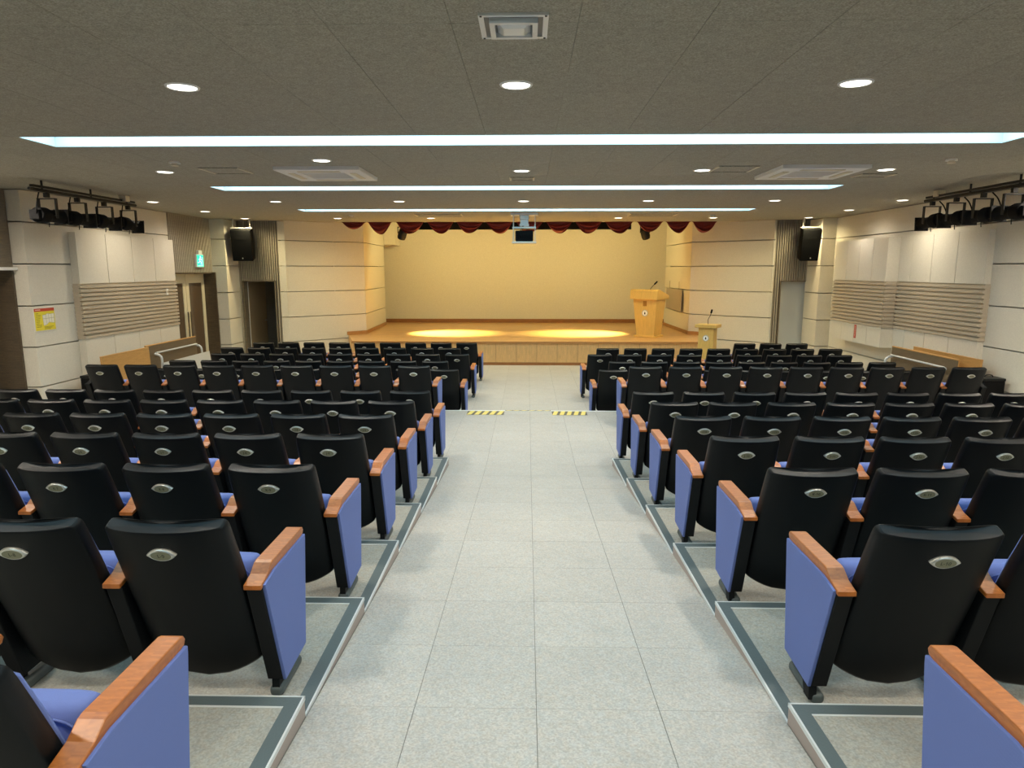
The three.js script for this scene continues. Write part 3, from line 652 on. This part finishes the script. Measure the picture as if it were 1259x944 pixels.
// ---------------------------------------------------------------- lecterns
const emblemT = (() => {
  const c = document.createElement('canvas'); c.width = c.height = 128; const x = c.getContext('2d');
  x.fillStyle = '#b9b3a4'; x.fillRect(0, 0, 128, 128);
  x.fillStyle = '#f4f1ea'; x.beginPath(); x.arc(64, 64, 50, 0, 7); x.fill();
  x.fillStyle = '#1d1c22'; x.beginPath(); x.moveTo(64, 34); x.quadraticCurveTo(84, 66, 76, 90); x.lineTo(52, 90); x.quadraticCurveTo(46, 66, 64, 34); x.fill();
  const t = new THREE.CanvasTexture(c); t.colorSpace = THREE.SRGBColorSpace; return t;
})();
M.emblem = std({ map: emblemT, roughness: 0.5 });
function frustum(w0, d0, w1, d1, y0, y1) {         // box tapering from (w0,d0) at y0 to (w1,d1) at y1
  const r = (w, d, y) => [[-w / 2, y, d / 2], [w / 2, y, d / 2], [w / 2, y, -d / 2], [-w / 2, y, -d / 2]];
  const g = loft([r(w0, d0, y0), r(w1, d1, y1)]).toNonIndexed(); g.computeVertexNormals(); return metricUV(g);
}
function gooseneck(parent, pts, head) {
  const mic = new THREE.Group(); mic.name = 'microphone'; parent.add(mic);
  mesh('gooseneck', tube(pts, 0.007, 16, 8), M.blackMetal, mic);
  const a = pts[pts.length - 1], b = pts[pts.length - 2], dir = a.clone().sub(b).normalize();
  const g = new THREE.CapsuleGeometry(0.02, head, 4, 12); g.applyQuaternion(new THREE.Quaternion().setFromUnitVectors(V(0, 1, 0), dir)); g.translate(a.x + dir.x * head / 2, a.y + dir.y * head / 2, a.z + dir.z * head / 2);
  mesh('mic_head', g, M.black, mic);
}
{
  const t = thing('lectern', 'large maple lectern with round emblem and microphone standing on the stage', 'lectern', [3.13, STAGE, -17.75], -0.62);
  mesh('base', metricUV(roundBox(0.59, 0.05, 0.52, 0.008).translate(0, 0.025, 0)), M.maple, t);
  mesh('body', frustum(0.49, 0.42, 0.65, 0.54, 0.05, 0.98), M.maple, t);
  const top = prismSide([[-0.35, 0.97], [0.36, 0.97], [0.36, 1.06], [-0.24, 1.22], [-0.31, 1.215], [-0.35, 1.18]], -0.38, 0.38, 0.01);
  mesh('top', top, M.maple, t);
  const e = mesh('emblem', new THREE.CylinderGeometry(0.085, 0.085, 0.01, 28), M.emblem, t); e.rotation.x = Math.PI / 2; e.position.set(0, 0.62, 0.2475); e.rotation.order = 'XYZ';
  e.rotation.y = Math.PI / 2;
  mesh('name_plate', metricUV(new THREE.BoxGeometry(0.1, 0.13, 0.008).translate(0, 0.86, 0.264)), std({ color: hex(0xb07d33), roughness: 0.35, metalness: 0.4 }), t);
  gooseneck(t, [V(0.02, 1.17, 0.05), V(0.05, 1.24, 0.05), V(0.12, 1.31, 0.07), V(0.17, 1.35, 0.09)], 0.1);
  const guard = mesh('acrylic_guard', metricUV(new THREE.BoxGeometry(0.006, 0.18, 0.4).translate(0.3, 1.2, -0.05)), phys({ color: hex(0xffffff), transmission: 1, roughness: 0.05, thickness: 0, ior: 1.45 }), t);
}
{
  const t = thing('small_lectern', 'small maple lectern with round emblem and microphone on the floor beside the stage', 'lectern', [4.0, 0, -15.25], -0.55);
  mesh('base', metricUV(roundBox(0.42, 0.04, 0.34, 0.006).translate(0, 0.02, 0)), M.maple, t);
  mesh('body', metricUV(roundBox(0.34, 0.99, 0.26, 0.006).translate(0, 0.535, 0)), M.maple, t);
  mesh('top', metricUV(roundBox(0.48, 0.07, 0.38, 0.008).translate(0, 1.065, 0)), M.maple, t);
  const e = mesh('emblem', new THREE.CylinderGeometry(0.07, 0.07, 0.01, 28), M.emblem, t); e.rotation.set(Math.PI / 2, Math.PI / 2, 0); e.position.set(0, 0.8, 0.133);
  gooseneck(t, [V(0.0, 1.09, 0), V(0.0, 1.2, 0.02), V(0.05, 1.3, 0.03), V(0.07, 1.36, 0.05)], 0.06);
}
{ // wall cabinet and its raised clear door behind the lectern
  const t = thing('notice_board', 'flat taupe board on the stage side wall behind the lectern', 'board', [4.255, 1.44, -20.1], -Math.PI / 2 - 0.016);
  mesh('panel', metricUV(roundBox(2.2, 0.6, 0.03, 0.006).translate(0, 0, 0.016)), std({ color: hex(0xa99c8a), roughness: 0.7 }), t);
  for (const q of [-1, 1]) mesh('hanging_cord', rod(V(q * 0.7, 0.3, 0.012), V(q * 0.68, 0.52, 0.012), 0.006), M.doorTan, t);
  const b = thing('wall_speaker', 'small beige box speaker high on the wall by the stage passage', 'speaker', [-4.6, 2.22, -21.7]);
  mesh('case', roundBox(0.16, 0.24, 0.14, 0.01), M.doorTan, b); mesh('grille', metricUV(roundBox(0.13, 0.2, 0.01, 0.003).translate(0, 0, 0.072)), M.brownWood, b);
  const v = thing('floor_vent', 'small grey louvred vent low beside the stage passage', 'vent', [-4.62, 0.62, -21.75]);
  mesh('frame', metricUV(roundBox(0.2, 0.34, 0.05, 0.005).translate(0, 0.17, 0)), M.white, v);
  for (let k = 0; k < 6; k++) mesh('louvre', metricUV(new THREE.BoxGeometry(0.16, 0.016, 0.02).translate(0, 0.06 + k * 0.045, 0.03)), M.footGrey, v);
}

// ---------------------------------------------------------------- projector on its ceiling lift
{
  const t = thing('projector', 'white ceiling projector hanging from a lift frame before the stage', 'projector', [-0.08, CEIL, -14.95]);
  mesh('ceiling_plate', metricUV(new THREE.BoxGeometry(0.58, 0.04, 0.42).translate(0, -0.02, 0)), M.white, t);
  mesh('lift_column', merge([metricUV(roundBox(0.2, 0.1, 0.2, 0.01).translate(0, -0.08, 0)), metricUV(roundBox(0.17, 0.1, 0.17, 0.01).translate(0, -0.17, 0)), metricUV(roundBox(0.2, 0.05, 0.2, 0.01).translate(0, -0.24, 0))]), M.steel, t);
  for (const x of [-0.23, 0.23]) for (const z of [-0.16, 0.16]) mesh('frame_rod', rod(V(x, -0.02, z), V(x, -0.6, z), 0.008), M.steel, t);
  const body = mesh('body', metricUV(roundBox(0.38, 0.22, 0.3, 0.03, 3).translate(0, -0.47, 0)), M.black, t);
  const lens = new THREE.CylinderGeometry(0.06, 0.07, 0.06, 24); lens.rotateX(Math.PI / 2); lens.translate(-0.08, -0.47, -0.17);
  mesh('lens', lens, M.lens, t);
  mesh('rear_socket_panel', metricUV(new THREE.BoxGeometry(0.3, 0.08, 0.01).translate(0, -0.5, 0.152)), M.grill, t);
  for (let k = 0; k < 2; k++) mesh('cable', tube([V(-0.1 + k * 0.05, -0.5, 0.16), V(-0.12 + k * 0.04, -0.42, 0.22), V(-0.06 + k * 0.03, -0.33, 0.18), V(-0.03 + k * 0.02, -0.26, 0.1)], 0.006, 12, 6), M.black, t);
  mesh('shelf', metricUV(roundBox(0.52, 0.03, 0.38, 0.008).translate(0, -0.605, 0)), M.white, t);
  mesh('top_frame', metricUV(new THREE.BoxGeometry(0.5, 0.03, 0.36).translate(0, -0.3, 0)), M.steel, t);
}

// ---------------------------------------------------------------- hanging loudspeakers
function speaker(x, label, yaw) {
  const t = thing('loudspeaker', label, 'speaker', [x, CEIL, -16.55], yaw, 'hanging loudspeakers');
  const head = new THREE.Group(); head.name = 'cabinet'; head.position.set(0, -0.58, 0); head.rotation.x = 0.2; t.add(head);
  mesh('case', roundBox(0.46, 0.74, 0.36, 0.015), M.black, head);
  mesh('grille', metricUV(roundBox(0.43, 0.7, 0.015, 0.006).translate(0, 0, 0.183)), M.grill, head);
  mesh('badge', metricUV(new THREE.BoxGeometry(0.022, 0.03, 0.006).translate(0, -0.3, 0.193)), M.chrome, head);
  mesh('horn_slot', metricUV(new THREE.BoxGeometry(0.2, 0.05, 0.004).translate(0, 0.16, 0.1925)), M.black, head);
  for (const s of [-1, 1]) mesh('hanging_bracket', rod(V(s * 0.18, 0, 0.06), V(s * 0.2, -0.2, 0.06), 0.014), M.white, t);
  mesh('top_bracket', metricUV(roundBox(0.5, 0.03, 0.1, 0.006).translate(0, -0.205, 0.06)), M.white, t);
}
speaker(-6.83, 'black loudspeaker hung on a white bracket near the exit sign', 0.22);
speaker(6.64, 'black loudspeaker hung on a white bracket above the pale grey door', -0.2);

// ---------------------------------------------------------------- stage light bars over the side aisles
const profileHeadG = (() => {
  const p = [[0, -0.24], [0.085, -0.235], [0.102, -0.21], [0.106, -0.08], [0.098, -0.05], [0.084, -0.03], [0.082, 0.14], [0.092, 0.17], [0.1, 0.235], [0.092, 0.24], [0.082, 0.2], [0, 0.195]].map(a => new THREE.Vector2(a[0], a[1]));
  const g = new THREE.LatheGeometry(p, 20); g.rotateX(-Math.PI / 2); return g;       // lens end towards -z
})();
function lightBar(x, d0, d1, label, who) {
  const t = thing('light_bar', label, 'light bar', [x, CEIL, -(d0 + d1) / 2], 0, 'ceiling light bars');
  const h = (d1 - d0) / 2;
  mesh('pipe', rod(V(0, -0.13, h), V(0, -0.13, -h), 0.022, 12), M.blackMetal, t);
  mesh('cable_tray', metricUV(new THREE.BoxGeometry(0.05, 0.03, 2 * h * 0.96).translate(0.0, -0.085, 0)), M.blackMetal, t);
  for (const z of [-0.8, -0.05, 0.8]) mesh('hanger', rod(V(0, 0, z * h), V(0, -0.13, z * h), 0.014), M.blackMetal, t);
  mesh('junction_box', metricUV(roundBox(0.12, 0.09, 0.12, 0.006).translate(0.02, -0.05, -h * 0.72)), M.cream, t);
  for (let k = 0; k < 4; k++) {
    const d = d0 + 0.32 + k * (d1 - d0 - 0.2) / 3.55;
    const s = thing('profile_spotlight', `black profile spotlight on the ${who} light bar, ${ordinal[3 - k]} from the stage`, 'spotlight', [x, CEIL - 0.155, -d], 0, 'profile spotlights on the light bars');
    mesh('clamp', metricUV(new THREE.BoxGeometry(0.06, 0.06, 0.05).translate(0, -0.03, 0)), M.blackMetal, s);
    const tilt = 0.03 * (k - 1.5);
    mesh('yoke', merge([metricUV(new THREE.BoxGeometry(0.25, 0.012, 0.05).translate(0, -0.075, 0)), metricUV(new THREE.BoxGeometry(0.012, 0.26, 0.05).translate(0.12, -0.2, 0)), metricUV(new THREE.BoxGeometry(0.012, 0.26, 0.05).translate(-0.12, -0.2, 0))]), M.blackMetal, s);
    const hd = mesh('lamp_housing', profileHeadG, M.black, s); hd.position.set(0, -0.3, 0); hd.rotation.x = -0.04 - tilt;
    mesh('colour_frame', metricUV(new THREE.BoxGeometry(0.205, 0.205, 0.015).translate(0, 0, -0.25)), M.blackMetal, hd);
    mesh('rear_cap', metricUV(roundBox(0.13, 0.13, 0.06, 0.012).translate(0, 0, 0.255)), M.black, hd);
    mesh('shutter_handle', merge([rod(V(0, -0.08, 0), V(0, -0.15, 0.01), 0.006), rod(V(0.08, 0, 0), V(0.14, 0.01, 0), 0.006)]), M.blackMetal, hd);
    mesh('power_cable', tube([V(0.03, -0.32, 0.26), V(0.05, -0.25, 0.3), V(0.04, -0.1, 0.24), V(0.01, -0.01, 0.16)], 0.009, 14, 6), M.black, s);
  }
}
lightBar(-6.5, 9.05, 11.5, 'black pipe light bar with hangers over the exit-sign side seats', 'exit-sign side');
lightBar(6.15, 8.75, 11.05, 'black pipe light bar with hangers over the lectern side seats', 'lectern side');

// ---------------------------------------------------------------- ceiling fittings
function cassette(x, d, label) {
  const t = thing('air_conditioner', label, 'air conditioner', [x, CEIL, -d], 0, 'ceiling cassette air conditioners');
  const fr = new THREE.Shape([[-0.5, -0.5], [0.5, -0.5], [0.5, 0.5], [-0.5, 0.5]].map(p => new THREE.Vector2(...p)));
  fr.holes.push(new THREE.Path([[-0.26, -0.26], [-0.26, 0.26], [0.26, 0.26], [0.26, -0.26]].map(p => new THREE.Vector2(...p))));
  const g = new THREE.ExtrudeGeometry(fr, { depth: 0.035, bevelEnabled: true, bevelThickness: 0.008, bevelSize: 0.012, bevelOffset: -0.012, bevelSegments: 2 }); g.rotateX(Math.PI / 2);
  mesh('panel_frame', metricUV(g), M.white, t);
  mesh('intake_grille', metricUV(new THREE.BoxGeometry(0.51, 0.02, 0.51).translate(0, -0.02, 0)), std({ color: hex(0x7d7a72), roughness: 0.7 }), t);
  for (let k = 0; k < 12; k++) mesh('grille_bar', metricUV(new THREE.BoxGeometry(0.5, 0.008, 0.012).translate(0, -0.034, -0.23 + k * 0.042)), M.white, t);
  for (let k = 0; k < 4; k++) { const l = mesh('air_flap', metricUV(new THREE.BoxGeometry(0.5, 0.006, 0.07).translate(0, -0.046, 0.37)), M.cream, t); l.rotation.y = k * Math.PI / 2; }
}
cassette(-2.45, 8.62, 'white square cassette air conditioner in the ceiling, exit-sign side');
cassette(3.39, 8.62, 'white square cassette air conditioner in the ceiling, lectern side');
{
  const t = thing('air_diffuser', 'square grey metal air diffuser in the ceiling over the aisle', 'vent', [-0.072, CEIL, -3.56]);
  const ring = (a, b, y0, y1) => { const s = new THREE.Shape([[-a, -a], [a, -a], [a, a], [-a, a]].map(p => new THREE.Vector2(...p))); s.holes.push(new THREE.Path([[-b, -b], [-b, b], [b, b], [b, -b]].map(p => new THREE.Vector2(...p)))); const g = new THREE.ExtrudeGeometry(s, { depth: y1 - y0, bevelEnabled: false }); g.rotateX(Math.PI / 2); g.translate(0, y1, 0); return metricUV(g); };
  mesh('outer_frame', ring(0.165, 0.14, -0.012, 0), M.steel, t);
  mesh('back_plate', metricUV(new THREE.BoxGeometry(0.28, 0.004, 0.28).translate(0, -0.004, 0)), std({ color: hex(0x6d6f70), roughness: 0.5, metalness: 0.4 }), t);
  mesh('cone_ring', ring(0.115, 0.09, -0.03, -0.006), M.steel, t);
  mesh('cone_plate', metricUV(frustum(0.1, 0.1, 0.16, 0.16, -0.034, -0.008)), M.steel, t);
  for (const [sx, sz] of [[-1, -1], [1, -1], [1, 1], [-1, 1]]) mesh('screw', new THREE.CylinderGeometry(0.006, 0.006, 0.004, 10).translate(sx * 0.152, -0.013, sz * 0.152), M.blackMetal, t);
}
function hatch(x, d, w, l, label) {
  const t = thing('ceiling_hatch', label, 'hatch', [x, CEIL, -d], 0, 'ceiling access hatches');
  for (const s of [-1, 1]) { mesh('frame_side', metricUV(new THREE.BoxGeometry(0.025, 0.012, l).translate(s * w / 2, -0.006, 0)), M.cream, t); mesh('frame_end', metricUV(new THREE.BoxGeometry(w, 0.012, 0.012).translate(0, -0.006, s * l / 2)), M.ceil, t); }
  mesh('hatch_panel', metricUV(new THREE.BoxGeometry(w - 0.03, 0.006, l - 0.03).translate(0, -0.003, 0)), M.ceil, t);
}
hatch(-3.62, 8.42, 0.46, 0.46, 'flat access hatch in the ceiling beside the exit-sign side air conditioner');
hatch(2.42, 8.42, 0.46, 0.46, 'flat access hatch in the ceiling beside the lectern side air conditioner');
hatch(-0.08, 9.25, 0.3, 0.3, 'small square ceiling hatch on the aisle line behind the middle LED strip');
hatch(4.35, 9.02, 0.42, 0.3, 'flat access hatch in the ceiling near the right-hand end of the middle LED strip'.replace('right-hand', 'lectern side'));
hatch(-1.95, 15.3, 1.0, 0.5, 'wide ceiling hatch before the stage, exit-sign side');
hatch(2.7, 15.3, 1.0, 0.5, 'wide ceiling hatch before the stage, lectern side');
function detector(x, d, label) {
  const t = thing('smoke_detector', label, 'detector', [x, CEIL, -d], 0, 'ceiling detectors');
  mesh('base', new THREE.CylinderGeometry(0.055, 0.06, 0.02, 20).translate(0, -0.01, 0), M.white, t);
  mesh('sensor_cap', new THREE.CylinderGeometry(0.03, 0.042, 0.025, 20).translate(0, -0.032, 0), M.cream, t);
}
detector(-3.9, 7.75, 'round white smoke detector in the ceiling by the LED strip end, exit-sign side');
detector(4.55, 7.75, 'round white smoke detector in the ceiling by the LED strip end, lectern side');
detector(-3.9, 15.4, 'round white smoke detector in the ceiling before the stage, exit-sign side');
detector(4.05, 15.5, 'round white smoke detector in the ceiling before the stage, lectern side');

// ---------------------------------------------------------------- wall signs
function canvasTex(w, h, draw) { const c = document.createElement('canvas'); c.width = w; c.height = h; draw(c.getContext('2d')); const t = new THREE.CanvasTexture(c); t.colorSpace = THREE.SRGBColorSpace; return t; }
{
  const tx = canvasTex(128, 160, x => {
    x.fillStyle = '#12c79a'; x.fillRect(0, 0, 128, 160); x.fillStyle = '#c9fff2';
    x.beginPath(); x.arc(70, 26, 13, 0, 7); x.fill();                                     // running figure
    x.lineWidth = 13; x.strokeStyle = '#c9fff2'; x.lineCap = 'round';
    x.beginPath(); x.moveTo(66, 44); x.lineTo(56, 80); x.moveTo(56, 80); x.lineTo(82, 102); x.lineTo(74, 128); x.moveTo(56, 80); x.lineTo(40, 104); x.lineTo(22, 106); x.moveTo(64, 50); x.lineTo(92, 66); x.moveTo(64, 50); x.lineTo(38, 62); x.stroke();
    x.fillRect(98, 30, 10, 112); x.fillRect(14, 142, 100, 8);
  });
  const t = thing('exit_sign', 'glowing green exit sign on the slatted wall above the double door', 'sign', [-7.5, 2.34, -15.62], Math.PI / 2);
  mesh('case', metricUV(roundBox(0.34, 0.29, 0.05, 0.01).translate(0, 0.15, 0.025)), M.white, t);
  const p = mesh('sign_face', new THREE.PlaneGeometry(0.31, 0.26).translate(0, 0.15, 0.0515), std({ color: hex(0x0a5a48), emissive: hex(0xffffff), emissiveMap: tx, emissiveIntensity: 1.8, roughness: 0.5 }), t);
  mesh('wall_bracket', metricUV(roundBox(0.16, 0.09, 0.06, 0.008).translate(0.02, 0.34, 0.03)), M.white, t);
  const l = new THREE.PointLight(new THREE.Color().setRGB(0.15, 1, 0.75), 0.05, 0, 2); l.position.set(-7.35, 2.49, -15.62); l.castShadow = true; scene.add(l);
}
{
  const tx = canvasTex(256, 200, x => {
    x.fillStyle = '#e9d63a'; x.fillRect(0, 0, 256, 200); x.fillStyle = '#c4472f'; x.fillRect(0, 0, 256, 28);
    x.fillStyle = '#e9b7a6'; x.fillRect(14, 9, 66, 9);
    x.fillStyle = '#f1ecd8'; x.beginPath(); x.moveTo(98, 62); x.lineTo(140, 60); x.lineTo(160, 50); x.lineTo(196, 56); x.lineTo(248, 52); x.lineTo(246, 140); x.lineTo(210, 136); x.lineTo(176, 130); x.lineTo(146, 150); x.lineTo(106, 158); x.closePath(); x.fill();
    x.strokeStyle = '#a9a58e'; x.lineWidth = 3; x.stroke(); x.beginPath(); x.moveTo(140, 62); x.lineTo(146, 148); x.moveTo(176, 56); x.lineTo(178, 130); x.moveTo(212, 58); x.lineTo(212, 134); x.moveTo(102, 96); x.lineTo(246, 92); x.stroke();
    x.fillStyle = '#8f8428'; for (let k = 0; k < 9; k++) x.fillRect(16, 44 + k * 15, 34 + (k * 29) % 34, 5);
    for (let k = 0; k < 3; k++) x.fillRect(110, 168 + k * 9, 120 - k * 20, 4);
  });
  const t = thing('evacuation_poster', 'yellow evacuation plan poster with red heading on the pale wall', 'poster', [-7.519, 1.36, -10.49], Math.PI / 2);
  mesh('sheet', metricUV(new THREE.BoxGeometry(0.46, 0.35, 0.006).translate(0, 0.175, 0.003)), M.white, t);
  mesh('print', new THREE.PlaneGeometry(0.45, 0.34).translate(0, 0.175, 0.0065), std({ map: tx, roughness: 0.6 }), t);
}
{
  const tx = canvasTex(48, 192, x => { x.fillStyle = '#b8412f'; x.fillRect(0, 0, 48, 192); x.fillStyle = '#eac6b8'; for (let k = 0; k < 3; k++) { const y = 18 + k * 56; x.fillRect(12, y, 24, 5); x.fillRect(21, y, 6, 34); x.fillRect(10, y + 36, 28, 5); x.fillRect(12, y + 16, 10, 4); } });
  const t = thing('fire_sign', 'small red vertical fire sign under the ribbed band', 'sign', [6.769, 0.9, -14.27], -Math.PI / 2);
  mesh('plate', metricUV(new THREE.BoxGeometry(0.085, 0.27, 0.006).translate(0, 0.135, 0.003)), M.red, t);
  mesh('print', new THREE.PlaneGeometry(0.08, 0.26).translate(0, 0.135, 0.0065), std({ map: tx, roughness: 0.5 }), t);
  const s = thing('light_switch', 'white switch plate on the ribbed band beside the double door', 'switch', [-7.386, 1.78, -13.95], Math.PI / 2);
  mesh('plate', metricUV(roundBox(0.07, 0.13, 0.01, 0.003).translate(0, 0.065, 0.005)), M.white, s);
  mesh('rocker', metricUV(roundBox(0.035, 0.06, 0.008, 0.003).translate(0, 0.065, 0.012)), M.cream, s);
}

// ---------------------------------------------------------------- folded tables along the walls
function foldedTable(name, label, x, d0, d1, side, showTop, yTop, panel) {
  // side: +1 when the hall lies at +x. Table top stands upright, slightly leaning to the wall.
  const t = thing(name, label, 'table', [x, 0, -(d0 + d1) / 2], 0, 'folded tables along the walls');
  const L = d1 - d0, h = 0.6, y0 = yTop - h;
  const lean = side * -0.04;
  const topG = new THREE.Group(); topG.name = 'tabletop'; topG.position.set(0, y0, 0); topG.rotation.z = -lean; t.add(topG);
  mesh('board', metricUV(new THREE.BoxGeometry(0.02, h, L).translate(0, h / 2, 0)), showTop ? M.tableTan : M.tableUnder, topG);
  mesh('laminate', metricUV(new THREE.BoxGeometry(0.012, h, L).translate(-side * 0.016, h / 2, 0)), M.tableTan, topG);
  mesh('top_edge', metricUV(roundBox(0.04, 0.022, L + 0.006, 0.006).translate(-side * 0.006, h, 0)), M.tableTan, topG);
  for (const s of [-1, 1]) {
    const z = s * (L / 2 - 0.16), u = side * (showTop ? -1 : 1);
    mesh('leg', tube([V(u * 0.05, yTop - 0.16, z), V(u * 0.16, yTop - 0.2, z), V(u * 0.17, 0.45, z), V(u * 0.1, 0.12, z), V(u * 0.08, 0.06, z)], 0.022, 18, 8), M.steel, t);
    mesh('foot', metricUV(roundBox(0.4, 0.035, 0.05, 0.01).translate(u * 0.06, 0.065, z)), M.steel, t);
    for (const q of [-1, 1]) mesh('caster', new THREE.CylinderGeometry(0.03, 0.03, 0.025, 14).rotateX(Math.PI / 2).translate(u * 0.06 + q * 0.17, 0.03, z), M.black, t);
  }
  const u = side * (showTop ? -1 : 1);
  mesh('frame_bar', rod(V(u * 0.08, yTop - 0.14, L / 2 - 0.16), V(u * 0.08, yTop - 0.14, -L / 2 + 0.16), 0.016), M.steel, t);
  mesh('frame_bar', rod(V(u * 0.17, yTop - 0.42, L / 2 - 0.16), V(u * 0.17, yTop - 0.42, -L / 2 + 0.16), 0.014), M.steel, t);
  if (panel) mesh('modesty_panel', metricUV(new THREE.BoxGeometry(0.015, 0.34, L * 0.98).rotateZ(0.12).translate(u * 0.24, 0.4, -0.1)), M.steel, t);
}
foldedTable('folding_table', 'folding table on edge against the wall, tan laminate top turned to the seats', -6.96, 10.95, 12.36, 1, true, 0.88, false);
foldedTable('folding_table', 'folding table on edge with brown underside and white panel beside the double door', -7.06, 12.45, 14.36, 1, false, 0.89, true);
foldedTable('folding_table', 'folding table on edge with white frame turned to the seats, beneath the fire sign wall', 6.66, 10.68, 12.6, -1, false, 0.91, false);
foldedTable('folding_table', 'folding table on edge tucked behind another one against the lectern side wall', 6.85, 10.42, 12.25, -1, true, 0.94, false);
function blackCase(x, d, h, label) {
  const t = thing('equipment_case', label, 'case', [x, 0, -d]);
  mesh('body', metricUV(roundBox(0.3, h - 0.04, 0.3, 0.012).translate(0, h / 2 - 0.02, 0)), M.black, t);
  mesh('lid', metricUV(roundBox(0.31, 0.04, 0.31, 0.008).translate(0, h - 0.02, 0)), M.blackMetal, t);
  mesh('handle', tube([V(-0.06, h, 0), V(-0.05, h + 0.025, 0), V(0.05, h + 0.025, 0), V(0.06, h, 0)], 0.008, 10, 6), M.blackMetal, t);
}
blackCase(-7.0, 10.78, 0.62, 'black equipment case beside the tan folding table');
blackCase(6.86, 10.2, 0.72, 'black equipment case beside the folded tables on the lectern side');

renderer.render(scene, camera);
